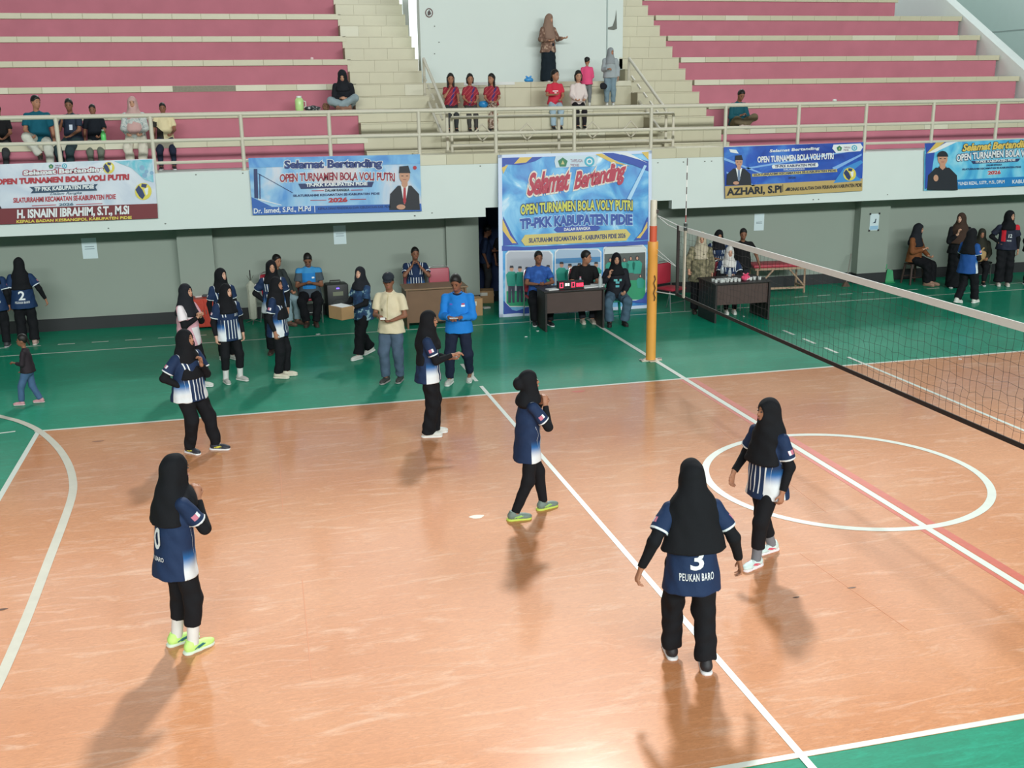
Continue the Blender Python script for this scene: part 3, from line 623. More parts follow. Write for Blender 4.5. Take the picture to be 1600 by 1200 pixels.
        me = MB().tube([(-.021, -.006, 0), (-.008, .003, .001), (.008, .003, .001), (.021, -.006, 0)], [.003, .006, .006, .003], 6).mesh('mouth', True)
        o = link('mouth', me, M_LIP, root); o.matrix_local = Matrix.Translation(HG(0, .0885, -.060)) @ M @ Matrix.Diagonal((s * hs, s * hs, s * hs, 1))
    # --- trousers or skirt
    if skirt:
        K = Solid(); wq, zq = skirt
        K.ell(G(0, -.01, 0), V3(.165, .125, .13) * (b, b, 1), T, kk)
        mid = sum(l[2] for l in leg) / 2; kn = sum(l[1] for l in leg) / 2
        if sit is None: K.cone(G(0, 0, .02), A(mid[0], mid[1], zq * s), .16 * s * b, wq * s, kk, (A(0, 1, 0), 1.15)); K.clip((0, 0, zq * s), (0, 0, -1))
        else:
            K.cone(G(0, .02, -.01), kn, .15 * s * b, .13 * s, kk).cone(kn, A(mid[0], mid[1], zq * s), .13 * s, wq * s, kk); K.clip((0, 0, zq * s), (0, 0, -1))
        K.build('skirt', hf, pants_mat, root, fold=.012 * s)
    elif pants_mat is not None:
        K = Solid(); g = .016 * s + legw * .010 * s
        K.ell(G(0, -.012, -.01), V3(.152, .115, .12) * (b, b, 1), T, kk)
        if not male: K.ell(G(0, -.045, -.05), V3(.135, .085, .095) * (b, b, 1), T, kk)
        for hip, kn, an, fr, fl in leg:
            end = an + nrm(kn - an) * (ankle - .07) * s
            K.cone(hip + V3(0, 0, .0), kn, .068 * s * b + g, .05 * s + g, kk).cone(kn, end, .05 * s + g, flare * s, kk, None, (end, nrm(an - kn)))
            if sit is None or True: pass
        K.build('trousers' if not pants else pants, hf, pants_mat, root, fold=.003 + .006 * min(legw, 1.5) * s)
    # --- shirt
    sho = None
    if shirt_mat is not None:
        L = loose * s; K = Solid()
        K.ell(G(0, 0, .30), V3(.136, .098, .15) * (b, b, 1) + L, T, kk).ell(G(0, .0, .15), V3(.128, .10, .16) * (b, b, 1) + L, T, kk)
        if not male and not child: K.ell(G(0, .055, .30), V3(.105, .065, .07) * (b, b, 1) + L, T, kk)
        K.cone(G(-sw * .80, 0, .402), G(0, 0, .452), .042 * s + L * .5, .048 * s + L * .5, kk).cone(G(0, 0, .452), G(sw * .80, 0, .402), .048 * s + L * .5, .042 * s + L * .5, kk)
        ycl = (G(0, 0, hem), T @ A(0, 0, -1))
        K.cone(G(0, 0, .22), G(0, -.012, hem - .02), .135 * s * b + L, (.178 + .01 * legw) * s * b + L, .05 * s, (T @ A(0, 1, 0), 1.22), ycl)
        for S_, E, W, hd, cu, sd in arm:
            if sleeve <= 1: e = S_ + (E - S_) * sleeve; K.cone(S_, e, .041 * s * b + L * .7, .053 * s * b + L * .8, .03 * s, None, (e - nrm(E - S_) * .0, nrm(E - S_)))
            else:
                e = E + (W - E) * (sleeve - 1); K.cone(S_, E, .042 * s * b + L * .7, .046 * s * b + L * .6, .03 * s).cone(E, e, .046 * s * b + L * .6, .034 * s + L * .5, .02 * s, None, (e, nrm(W - E)))
        K.clip(G(0, 0, hem), T @ A(0, 0, -1))
        sho = K.build(shirt or 'shirt', hf, shirt_mat, root, relax=2, fold=.008 * s)
        me = sho.data; P = verts(me); loc_ = ((P - pel) @ T) / s; loc_[:, 2] /= torso_len
        tcv = loc_.astype(np.float32); av = np.zeros((len(P), 3), np.float32)
        if len(P):
            px, py, pz = P[:, 0], P[:, 1], P[:, 2]
            dt = np.minimum(d_ell(px, py, pz, G(0, 0, .30), V3(.136, .098, .15) * (b, b, 1) + L, T), d_cone(px, py, pz, G(0, 0, .22), G(0, -.012, hem - .02), .135 * s * b + L, (.178 + .01 * legw) * s * b + L, (T @ A(0, 1, 0), 1.22)))
            for S_, E, W, hd, cu, sd in arm:
                e = S_ + (E - S_) * min(sleeve, 1); da = d_cone(px, py, pz, S_, e, .05 * s * b + L * .8, .053 * s * b + L * .8, None); ax_ = e - S_
                t = ((P - S_) @ ax_) / np.dot(ax_, ax_); mk = (da < dt - .004 * s) & (t > .25); perp = (P - S_) - t[:, None] * ax_
                av[mk, 0] = np.clip(t[mk], 0, 1.02); av[mk, 1] = (perp[mk] @ (T @ A(sd, 0, 0))) / s; av[mk, 2] = (perp[mk] @ (T @ A(0, 1, 0))) / s
            me.attributes.new('tc', 'FLOAT_VECTOR', 'POINT').data.foreach_set('vector', tcv.ravel()); me.attributes.new('arm', 'FLOAT_VECTOR', 'POINT').data.foreach_set('vector', av.ravel())
        if collar is not None:
            ring = [G(.064 * math.cos(t), .008 + .058 * math.sin(t), .478 - .018 * math.sin(t)) for t in np.linspace(0, 6.2832, 19)[:-1]]; MB().tube(ring, .013 * s, 6, closed=True).obj('collar', collar, sho, True)
        if text:
            for (string, zc, hh, wd, side, tm, xo) in text:
                print_on(sho, string, G, T, s, zc, hh, wd, side, tm, xo)
    if under is not None:
        for S_, E, W, hd, cu, sd in arm:
            a = S_ + (E - S_) * min(.35, sleeve * .5); q = .6 + .4 * b; e1 = W - nrm(W - E) * .012 * s; K = Solid()
            K.cone(a, E, .047 * s * q, .046 * s * q, .02 * s).cone(E, e1, .046 * s * q, .032 * s * q, .02 * s, None, (e1, nrm(W - E))); K.build('undersleeve', hf, under, root, fold=.003)
    # --- head covering
    if hijab:
        K = Solid(); fl_, bl, wd = hijab      # front length, back length (torso heights), spread
        K.ell(HG(0, -.016, .022), hr(.088, .106, .108), Hd, .03 * s).ell(HG(0, .004, -.065), hr(.076, .082, .085), Hd, .03 * s)
        K.cone(HG(0, -.01, -.08), G(0, .02, .43), .08 * s, .10 * s, .05 * s)
        sf = sw * (.60 + 1.15 * max(0, wd - 1)) * min(wd, 1); K.cone(G(-sf, 0, .41 - .09 * max(0, wd - 1)), G(0, 0, .43), .060 * s, .075 * s, .07 * s).cone(G(0, 0, .43), G(sf, 0, .41 - .09 * max(0, wd - 1)), .075 * s, .060 * s, .07 * s)
        ty = T @ A(0, 1, 0)
        K.cone(G(0, .035, .40), G(0, .075, fl_ + .0), .115 * s * wd, .155 * s * wd, .05 * s, (ty, 1.6), (G(0, 0, fl_), T @ A(0, .0, -1)))
        K.cone(G(0, -.03, .42), G(0, -.055, bl), .12 * s * wd, (.165 + .05 * max(0, wd - 1)) * s * wd, .05 * s, (ty, 1.6), (G(0, 0, bl), T @ A(0, .0, -1)))
        if wd > .8: K.cone(HG(0, -.05, -.02), G(0, -.06, .34), .08 * s, .12 * s, .05 * s, (ty, 1.2))
        else: K.ell(HG(0, -.125, .0), hr(.062, .055, .07), Hd, .02 * s)
        K.minus(HG(0, .115, -.012), hr(.055, .075, .078), Hd)
        K.build('hijab', hf, hij_mat or M_BLACK, root, relax=2, fold=.006 * s)
    if hair:
        K = Solid(); kind = hair
        K.ell(HG(0, -.014, .036), hr(.080, .100, .0985), Hd, .02 * s)
        K.clip(HG(0, .07, .078), Hd @ nrm(A(0, .84, -.54)))
        if kind == 'bun': pass
        K.build('hair', hf * .9, M_DARKHAIR, root, fold=.005)
        if kind == 'long':
            K = Solid(); K.cone(HG(0, -.055, .03), G(0, -.085, .30), .075 * s * hs, .06 * s, .03 * s)
            for sd in (1, -1): K.cone(HG(.065 * sd, -.01, .03), G(.075 * sd, .03, .34), .03 * s * hs, .028 * s, .03 * s)
            K.build('long_hair', hf, M_DARKHAIR, root)
        if kind == 'bob':
            K = Solid(); K.cone(HG(0, -.055, .03), HG(0, -.06, -.10), .072 * s * hs, .06 * s, .03 * s)
            for sd in (1, -1): K.cone(HG(.068 * sd, -.005, .02), HG(.068 * sd, .0, -.09), .03 * s * hs, .025 * s, .03 * s)
            K.build('bobbed_hair', hf, M_DARKHAIR, root)
        if kind == 'tail':
            K = Solid(); K.cone(HG(0, -.09, .02), HG(0, -.13, -.10), .03 * s * hs, .018 * s, .02 * s); K.build('ponytail', hf, M_DARKHAIR, root)
    if cap:
        cm, brim = cap
        K = Solid(); K.ell(HG(0, -.012, .05), hr(.088, .104, .085), Hd, .02 * s); K.clip(HG(0, 0, .045), Hd @ A(0, -.12, -1)); co = K.build('cap', hf * .9, cm, root)
        if brim: K = Solid(); K.ell(HG(0, .105, .042), hr(.07, .07, .012), Hd, .01 * s); K.build('brim', hf * .8, cm, co)
    # --- feet
    for hip, kn, an, fr, fl in leg:
        up, so = shoe; pitch = rotx(RAD(-min(fl * 420, 60))) if sit is None else I3
        F = fr @ pitch; o = an - F @ V3(0, 0, .07); FG = lambda x, y, z: o + F @ V3(x, y, z)
        hs_ = min(hf, .010)
        um = mat('shoe_%d_%d_%d' % up, up, .6, var=.12, scale=30)
        K = Solid(); K.cone(FG(0, -.035, .05), FG(0, .10, .038), .042 * s, .037 * s, .02 * s).ell(FG(0, .125, .036), V3(.04, .06, .03), F, .02 * s)
        if not barefoot: K.cone(FG(0, -.02, .06), FG(0, -.012, .105), .043 * s, .04 * s, .02 * s, None, (FG(0, 0, .10), F @ A(0, .25, 1)))
        K.clip(FG(0, 0, .018), F @ A(0, 0, -1)); so_ = K.build('shoe' if not barefoot else 'sandal', hs_, um if not barefoot else skin(skin_c), root)
        K = Solid(); K.cone(FG(0, -.045, .012), FG(0, .14, .012), .045 * s, .042 * s, .02 * s, None); K.clip(FG(0, 0, .0), F @ A(0, 0, -1)); K.clip(FG(0, 0, .026), F @ A(0, 0, 1))
        K.build('sole', hs_, mat('sole_%d_%d_%d' % so, so, .6), so_)
        if trim is not None:
            tm_ = mat('shoe_trim_%d_%d_%d' % trim, trim, .6)
            for sd in (1, -1):
                MB().tube([FG(sd * .040, -.01, .038), FG(sd * .041, .03, .052), FG(sd * .037, .07, .058)], .006 * s, 6).obj('side_stripe', tm_, so_); MB().tube([FG(sd * .0405, .02, .036), FG(sd * .040, .055, .046), FG(sd * .036, .085, .052)], .005 * s, 6).obj('side_stripe', tm_, so_)
            for q in range(4): yy = .035 + .018 * q; MB().tube([FG(-.022, yy, .076 - .004 * q), FG(0, yy + .004, .0835 - .004 * q), FG(.022, yy, .076 - .004 * q)], .0032 * s, 5).obj('lace', mat('lace_pale', (214, 214, 206), .7), so_)
        if sock: 
            c, top = sock; u_ = nrm(kn - an)
            MB().tube([an - u_ * .0 * s, an + u_ * .06 * s, an + u_ * (top - .02) * s, an + u_ * top * s], [.046 * s, .045 * s, .050 * s, .051 * s], 14).obj('sock', cloth('sock_%d_%d_%d' % c, c), root, True)
    return dict(root=root, G=G, HG=HG, arm=arm, leg=leg, s=s, T=T, Hd=Hd, hf=hf)

# ------------------------------------------------------------------ lettering
_tx = {}
def text_geo(s, bold=0.0, shear=0.0, space=1.0):
    k = (s, bold, shear, space)
    if k not in _tx:
        c = bpy.data.curves.new('t', 'FONT'); c.body = s; c.offset = bold; c.shear = shear; c.space_character = space; c.resolution_u = 3; c.size = 1
        o = bpy.data.objects.new('t', c); me = bpy.data.meshes.new_from_object(o)
        V = verts(me)[:, :2]; F = [tuple(p.vertices) for p in me.polygons]
        bpy.data.objects.remove(o); bpy.data.curves.remove(c); bpy.data.meshes.remove(me); _tx[k] = (V, F)
    return _tx[k]
def print_on(sho, string, G, T, s, zc, hh, wd, side, tm, xo):
    V, F = text_geo(string, .022 if len(string) < 4 else .012, 0, 1.0 if len(string) < 4 else 1.12); lo, hi = V.min(0), V.max(0); q = (V - (lo + hi) / 2) / (hi - lo)
    me = sho.data; bv = BVHTree.FromPolygons([v.co[:] for v in me.vertices], [p.vertices[:] for p in me.polygons])
    out = []; sg = 1 if side == 'back' else -1
    for a, c in q:
        x = xo + a * wd * sg; st = G(x, -.6 * sg, zc + c * hh); dr = T @ A(0, sg, 0); hit = bv.ray_cast(Vector(st), Vector(dr))
        p = np.array(hit[0]) if hit[0] is not None else G(x, -.13 * sg, zc + c * hh)
        out.append(p - dr * .007 * s)
    m2 = MB().add(out, F).mesh('lettering'); link('lettering', m2, tm, sho)

# ------------------------------------------------------------------ the people
WT = mat('print_white', (226, 230, 232), .6)
SHO_W = ((216, 216, 208), (232, 232, 228)); SHO_B = ((34, 34, 38), (226, 226, 226))
def feet_at(u, v, yaw, back=0.0, z=0.0):
    g = gz(u, v, z); y = RAD(yaw); return (g[0] + math.sin(y) * back, g[1] - math.cos(y) * back, z)
F1, F2, F3 = .0085, .0115, .015
def P(label, u, v, yaw, back=0.0, z=0.0, **k): return person(label, feet_at(u, v, yaw, back, z), RAD(yaw), **k)
JB = dict(hij_mat=M_BLACK, under=M_BLACK, pants_mat=M_BLACK)
# on the court
P('woman in lime shoes and white socks with both hands at her mouth', 290, 1012, -62, H=1.58, h=F1, build=1.02, shirt_mat=M_JERSEYB, shirt='jersey', hem=-.19, hijab=(.36, .24, 1.08), arms=('mouth', 'mouth'), head=(-8, 4, 0), lean=3,
  feet=((.10, .02, -5, 0), (-.10, -.02, 5, 0)), legw=.6, flare=.062, ankle=.22, sock=((218, 218, 214), .22), shoe=((196, 240, 132), (214, 226, 210)), trim=(40, 110, 112), text=[('10', .13, .17, .15, 'back', WT, -.02), ('PEUKAN BARO', -.02, .035, .24, 'back', WT, -.02)], **JB)
P('woman walking away with PEUKAN BARO printed across her back', 1075, 1036, -8, H=1.60, h=F1, build=1.05, shirt_mat=jersey_mat('navy_jersey_back', stripes=False, patch=False), shirt='jersey', hem=-.20, hijab=(.2, .12, 1.34), arms=('out', ((.22, -.06, -.42), (.4, -1, 0), (.35, .0, -1), .5)), head=(-6, 6, 0), lean=3,
  feet=((.10, -.12, 8, 0), (-.10, .12, 0, .0)), legw=1.6, flare=.078, ankle=.085, shoe=SHO_B, trim=(206, 206, 206), text=[('3', .07, .15, .10, 'back', WT, .0), ('PEUKAN BARO', -.055, .055, .25, 'back', WT, 0)], **JB)
P('woman in a long black hijab walking left beside the white circle', 1192, 874, 108, H=1.56, h=F1, build=1.12, shirt_mat=M_JERSEY, shirt='jersey', hem=-.16, hijab=(.17, .14, 1.2), arms=(((.10, .16, -.40), (.5, -1, 0), (.0, .3, -1), .3), 'hang'), head=(-14, 0, 0),
  feet=((.09, -.20, 0, .0), (-.08, .17, -8, .0)), legw=.3, flare=.062, ankle=.19, sock=((120, 122, 128), .18), shoe=((206, 226, 222), (236, 226, 228)), trim=(226, 96, 116), **JB)
P('woman in grey green shoes with a bun under her hijab and hands at her mouth', 826, 804, -84, H=1.54, h=F1, build=.92, shirt_mat=M_JERSEYB, shirt='jersey', hem=-.19, hijab=(.44, .42, .66), arms=('mouth', 'mouth'), head=(-6, -6, 0),
  feet=((.09, -.19, 10, 0), (-.08, .20, -10, 0)), legw=.0, flare=.046, ankle=.09, shoe=((112, 130, 122), (196, 214, 90)), trim=(160, 206, 96), **JB)
P('heavy woman with one hand on her hip and one at her chin', 305, 706, -138, H=1.55, h=F1, build=1.18, shirt_mat=M_JERSEY, shirt='jersey', hem=-.12, hijab=(.16, .3, 1.08), arms=('hip', 'chin'), head=(18, -4, 0), skin_c=SK2,
  feet=((.06, -.02, 0, 0), (-.20, .16, -28, 0)), legw=1.5, flare=.068, ankle=.08, shoe=((42, 46, 56), (226, 226, 226)), trim=(214, 206, 80), **JB)
P('woman clapping on the court edge in wide black trousers', 673, 680, -100, H=1.60, h=F1, build=1.0, shirt_mat=M_JERSEY, shirt='jersey', hem=-.12, hijab=(.30, .10, 1.0), arms=('clap', ((-.06, .27, -.28), (.5, -.4, -1), (-.1, 1, .0), .2)), head=(-14, 0, 0),
  feet=((.08, -.03, 0, 0), (-.08, .04, -6, 0)), legw=1.6, flare=.085, ankle=.05, shoe=SHO_W, **JB)
# on the green border
blue = plain_shirt('bright_blue_jacket', (30, 124, 208), 'blue')
pb = P('man in bright blue jacket counting a small white paper', 719, 599, 158, H=1.67, h=F2, sex='m', hair='short', skin_c=SK3, shirt_mat=blue, shirt='jacket', sleeve=1.9, hem=-.08, loose=.02, collar=M_NAVYC, arms=('hold', 'hold'), head=(-6, 26, 0),
  feet=((.14, .03, 6, 0), (-.12, -.16, 0, .05)), pants_mat=M_NAVYC, legw=1.1, flare=.056, shoe=((196, 198, 190), (226, 226, 222)))
pc = P('man in khaki polo shirt, jeans and dark cap', 615, 596, 152, H=1.66, h=F2, sex='m', hair='short', skin_c=SK3, shirt_mat=plain_shirt('khaki_polo', (210, 200, 170), 'khaki'), collar=cloth('khaki_collar', (214, 204, 176)), hem=-.10, loose=.018, arms=('hold', ((-.08, .22, -.30), (.7, -.6, -1), (-.6, .7, 0), .8)), head=(14, 10, 0),
  feet=((.09, .06, 5, 0), (-.09, -.04, -6, 0)), pants_mat=denim('washed_blue', (78, 96, 116)), legw=1.3, flare=.064, shoe=((60, 60, 58), (150, 150, 146)), cap=(cloth('cap_charcoal', (40, 46, 54)), True))
P('woman in pink and white jersey with hands held at her chest', 303, 606, -122, H=1.57, h=F2, build=1.08, shirt_mat=plain_shirt('pink_jersey', (222, 168, 180), 'pinkwhite'), shirt='jersey', hem=-.16, hijab=(.28, .3, 1.0), hij_mat=M_BLACK2, under=M_BLACK, arms=('chest', 'chest'), head=(-4, -4, 0), skin_c=SK1,
  feet=((.09, -.03, 0, 0), (-.10, .08, -10, 0)), pants_mat=M_BLACK, legw=.8, flare=.06, shoe=SHO_W)
P('woman in striped jersey with white socks, standing before a taller teammate', 364, 596, -158, H=1.50, h=F2, build=1.06, shirt_mat=M_JERSEY, shirt='jersey', hem=-.14, hijab=(.30, .3, 1.0), arms=('hang', 'hang'), head=(22, 0, 0), skin_c=SK4,
  feet=((.12, .02, 6, 0), (-.13, .0, -20, 0)), legw=.3, flare=.062, ankle=.22, sock=((216, 216, 212), .22), shoe=((186, 184, 178), (222, 222, 216)), **JB)
P('woman in striped jersey standing behind the teammate with white socks', 356, 562, -160, H=1.52, h=F2, build=.98, shirt_mat=M_JERSEY, shirt='jersey', hem=-.12, hijab=(.36, .36, .9), arms=('hang', 'hang'), head=(24, -4, 0), skin_c=SK4, feet=((.09, .0, 6, 0), (-.09, .0, -10, 0)), legw=.8, flare=.06, shoe=SHO_W, **JB)
P('woman in profile with a hijab reaching her waist and cream shoes', 440, 589, -112, H=1.55, h=F2, build=1.04, shirt_mat=M_JERSEY, shirt='jersey', hem=-.16, hijab=(.12, .06, 1.05), arms=('hang', 'hang'), head=(-14, -2, 0), feet=((.08, -.02, 4, 0), (-.08, .05, -10, 0)), legw=1.0, flare=.068, shoe=((216, 208, 188), (228, 222, 206)), **JB)
P('woman with hand on hip behind the woman in the waist-long hijab', 434, 552, 176, H=1.58, h=F2, build=1.1, shirt_mat=M_JERSEY, shirt='jersey', hem=-.12, hijab=(.38, .38, .9), arms=('hip', 'hang'), head=(12, 0, 0), skin_c=SK1, feet=((.10, .0, 8, 0), (-.10, .0, -8, 0)), legw=1.2, flare=.07, shoe=((60, 44, 38), (90, 70, 60)), **JB)
px = P('woman in wide trousers carrying a cardboard box', 570, 557, 122, H=1.52, h=F2, build=1.02, shirt_mat=camo_mat('blue_green_camouflage', (30, 56, 92), (38, 72, 106), (140, 172, 182), 13), shirt='jersey', hem=-.14, hijab=(.38, .4, .85), hij_mat=M_BLACK2, under=M_BLACK, arms=('box', 'box'), head=(28, -10, 0), skin_c=SK4,
  feet=((.09, -.20, 0, .03), (-.09, .20, -6, 0)), pants_mat=M_BLACK, legw=1.8, flare=.095, shoe=SHO_W)
P('small child in jeans and pink shoes walking left', 50, 631, 84, H=1.0, h=.010, sex='c', hair='tail', skin_c=SK3, shirt_mat=plain_shirt('dark_child_top', (44, 36, 42), 'navywhite'), sleeve=1.75, hem=-.06, arms=('swing_f', 'hold'), head=(4, 0, 0), feet=((.08, -.18, 0, 0), (-.08, .20, 0, 0)), pants_mat=denim('child_blue', (74, 102, 136)), legw=1.0, flare=.062, shoe=((206, 150, 156), (226, 206, 206)))
J2 = jersey_mat('navy_jersey_plain_back', stripes=False, patch=False, base=(28, 52, 88))
P('woman with number 2 on her back facing the grey wall', 46, 539, 4, H=1.55, h=F2, build=1.12, shirt_mat=J2, shirt='jersey', hem=-.14, hijab=(.3, .20, 1.08), arms=('out', 'hang'), head=(10, 4, 0), feet=((.10, .02, 4, 0), (-.10, .0, -4, 0)), legw=1.5, flare=.08, shoe=((178, 150, 140), (206, 196, 188)), text=[('2', .10, .16, .11, 'back', WT, .0), ('PEUKAN BARO', -.02, .04, .24, 'back', WT, 0)], **JB)
P('woman with number 8 on her back cut by the frame beside number 2', 2, 543, 2, H=1.53, h=F2, build=1.1, shirt_mat=J2, shirt='jersey', hem=-.14, hijab=(.36, .34, 1.0), arms=('hang', 'hang'), head=(30, 10, 0), feet=((.10, .02, 4, 0), (-.10, .0, -4, 0)), legw=1.4, flare=.07, shoe=((60, 60, 64), (160, 160, 160)), text=[('8', .15, .15, .10, 'back', WT, .03), ('PEUKAN BARO', .03, .04, .24, 'back', WT, 0)], **JB)
# along the wall
S45 = dict(sit=.45)
P('seated man in grey shirt with a bright blue front looking at his phone', 487, 509, 176, .40, H=1.68, h=F2, sex='m', hair='short', skin_c=SK3, build=1.08, shirt_mat=plain_shirt('grey_blue_shirt', (70, 80, 88), 'vest'), hem=-.06, arms=('phone', 'phone'), head=(0, 34, 0), feet=((.08, .40, 8, 0), (-.08, .42, -8, 0)), pants_mat=M_BLACK, legw=1.5, flare=.07, shoe=((70, 52, 44), (60, 50, 44)), **S45)
P('seated person in dark jacket and pale jeans behind the woman with hand on hip', 463, 508, -140, .46, H=1.6, h=F3, sex='m', hair='short', skin_c=SK2, shirt_mat=cloth('dark_grey_jacket', (52, 58, 58)), sleeve=1.9, hem=-.05, arms=('lap', 'lap'), head=(0, 10, 0), feet=((.10, .40, 0, 0), (-.10, .40, 0, 0)), pants_mat=denim('pale_blue', (150, 176, 184)), legw=1.4, flare=.068, shoe=((120, 90, 76), (90, 76, 66)), **S45)
pd = person('man sitting behind the brown desk with his hands at his mouth', tuple(gy(650, 447, 15.05) * A(1, 1, 0)), RAD(176), H=1.62, h=F2, sex='m', hair='short', skin_c=SK3, shirt_mat=M_JERSEY, hem=-.05, sit=.46, arms=(((-.10, .17, .02), (.7, .5, -1), (-.4, .0, .9), 1.0), ((-.10, .17, .0), (.7, .5, -1), (-.4, .0, .9), 1.0)), head=(8, 4, 0), feet=((.1, .4, 0, 0), (-.1, .4, 0, 0)), pants_mat=M_BLACK, face=True)
P('young man standing in the dark blue doorway', 760, 462, -100, H=1.50, h=F3, sex='m', hair='short', skin_c=SK3, shirt_mat=plain_shirt('dark_navy_shirt', (38, 52, 80), 'navywhite'), sleeve=1.0, hem=-.08, arms=('hang', 'hold'), head=(0, 14, 0), pants_mat=cloth('charcoal', (56, 58, 60)), legw=1.0, flare=.06, shoe=SHO_W)
P('youth in black half hidden by the large banner in the doorway', 789, 457, -170, H=1.48, h=F3, sex='m', hair='short', skin_c=SK3, shirt_mat=cloth('black_tee', (26, 26, 28)), arms=('hang', 'hang'), head=(20, 6, 0), pants_mat=cloth('charcoal_dark', (40, 42, 48)), legw=1.0, flare=.06, shoe=SHO_B)
# scorers' table before the large banner
P('scorer in blue striped shirt seated at the end of the scoreboard table', 848, 508, 176, .40, H=1.62, h=F2, sex='m', hair='short', skin_c=SK3, shirt_mat=camo_mat('royal_blue_shirt', (34, 78, 150), (40, 88, 164), (52, 100, 180), 10), hem=-.06, sit=.46, arms=('table', 'table'), head=(4, 6, 0), feet=((.14, .36, 10, 0), (-.12, .44, -10, 0)), pants_mat=M_BLACK, legw=1.4, flare=.07, shoe=SHO_B)
P('scorer in black t-shirt looking aside over the papers', 916, 503, 172, .34, H=1.66, h=F2, sex='m', hair='short', skin_c=SK2, build=1.08, shirt_mat=cloth('black_tee', (26, 26, 28)), hem=-.06, sit=.46, lean=16, arms=('table', 'table'), head=(64, 8, 0), feet=((.08, .40, 0, 0), (-.10, .42, 0, 0)), pants_mat=M_BLACK2, legw=1.2, flare=.065, shoe=((176, 166, 152), (206, 200, 190)))
P('woman in black printed top and jeans seated on a green stool', 966, 509, 168, .38, H=1.60, h=F2, build=1.08, skin_c=SK1, hijab=(.36, .36, .95), hij_mat=M_BLACK, shirt_mat=plain_shirt('black_print_top', (26, 28, 36), 'print'), sleeve=1.85, hem=-.06, sit=.44, arms=(((-.02, .20, -.05), (.6, .2, -1), (-.1, .1, 1), .6), 'lap'), head=(0, 2, 0), feet=((.16, .38, 8, 0), (-.12, .34, -8, 0)), knees=((.35, 1, .3), (-.3, 1, .3)), pants_mat=denim('flared_blue', (74, 98, 116)), legw=1.7, flare=.085, shoe=((40, 36, 36), (40, 36, 36)))
# second table
P('standing woman in beige hijab and olive patterned uniform beside the red chair', 1092, 489, 162, H=1.58, h=F2, build=1.15, skin_c=SK1, hijab=(.24, .3, .95), hij_mat=cloth('beige_hijab', (186, 174, 152)), shirt_mat=camo_mat('olive_camouflage', (96, 92, 70), (126, 118, 92), (150, 140, 112)), shirt='uniform', sleeve=1.9, hem=-.20, arms=('lean', 'hang'), head=(0, 10, 0), pants_mat=M_BLACK, legw=1.5, flare=.08, shoe=((50, 40, 36), (60, 50, 44)))
P('woman in dark jersey standing behind the beige-hijab woman', 1119, 474, 160, H=1.50, h=F3, build=1.0, skin_c=SK2, hijab=(.34, .34, .95), hij_mat=M_BLACK, shirt_mat=M_JERSEY, shirt='jersey', under=M_BLACK, arms=('hold', 'hang'), head=(10, 14, 0), pants_mat=M_BLACK, legw=1.0, shoe=SHO_B)
P('man in black t-shirt standing behind the woman in white hijab', 1156, 470, 162, H=1.50, h=F3, sex='m', hair='short', skin_c=SK3, build=1.1, shirt_mat=cloth('black_tee', (26, 26, 28)), arms=('out', 'out'), head=(0, 12, 0), lean=6, pants_mat=M_BLACK2, legw=1.2, shoe=SHO_B)
P('seated woman in white hijab and striped jersey behind the snack table', 1140, 489, 164, .30, H=1.5, h=F2, build=1.08, skin_c=SK4, hijab=(.34, .36, .88), hij_mat=cloth('white_hijab', (212, 210, 206)), shirt_mat=M_JERSEY, shirt='jersey', under=M_BLACK, sit=.45, hem=-.05, arms=('table', 'table'), head=(4, 4, 0), feet=((.08, .36, 0, 0), (-.08, .36, 0, 0)), pants_mat=M_BLACK, legw=1.0, shoe=SHO_W)
# far right along the wall
P('woman in rust brown top sitting on a dark stool', 1450, 446, -150, .36, H=1.60, h=F2, skin_c=SK1, hijab=(.26, .3, .95), hij_mat=M_BLACK2, shirt_mat=cloth('rust_brown', (126, 78, 48)), sleeve=1.9, hem=-.08, sit=.47, arms=('phone', 'lap'), head=(14, 8, 0), feet=((.07, .36, 6, 0), (-.07, .40, -4, 0)), pants_mat=M_BLACK, legw=1.8, flare=.085, shoe=((176, 140, 120), (150, 120, 104)))
P('standing woman in dark brown cape and long black skirt', 1492, 449, 148, H=1.60, h=F2, build=1.15, skin_c=SK4, hijab=(.12, .12, 1.3), hij_mat=cloth('dark_brown_cape', (66, 50, 42)), shirt_mat=M_BLACK, sleeve=1.85, arms=('chin', 'hang'), head=(-30, 0, 0), skirt=(.21, .03), pants_mat=M_BLACK, shoe=SHO_B)
P('player in bright blue jersey walking in front of the seated women', 1507, 474, -72, H=1.52, h=F2, build=1.08, skin_c=SK2, hijab=(.3, .24, 1.08), shirt_mat=jersey_mat('bright_blue_jersey', base=(36, 82, 150), stripes=False), shirt='jersey', hem=-.16, arms=('hold', 'swing_f'), head=(-16, 4, 0), feet=((.09, .20, -8, 0), (-.08, -.14, 0, .02)), legw=1.6, flare=.08, shoe=SHO_W, **JB)
P('player with red and black jersey number 12 and hand on hip', 1566, 446, 150, H=1.62, h=F2, build=1.05, skin_c=SK1, hijab=(.36, .36, .92), shirt_mat=plain_shirt('red_black_jersey', (38, 42, 60), 'redblack'), shirt='jersey', hem=-.06, arms=('hip', 'hang'), head=(44, 0, 0), legw=1.9, flare=.10, shoe=((206, 196, 186), (222, 216, 210)), text=[('12', .24, .075, .07, 'front', WT, -.035), ('PIDIE', .14, .03, .09, 'front', WT, -.02)], **JB)
P('person in black clothes at the frame edge beside number 12', 1607, 444, -160, H=1.55, h=F3, build=1.1, skin_c=SK2, hijab=(.2, .2, 1.15), shirt_mat=M_BLACK, sleeve=1.85, arms=('hang', 'hang'), head=(0, 4, 0), pants_mat=M_BLACK, legw=1.8, flare=.09, shoe=SHO_B)
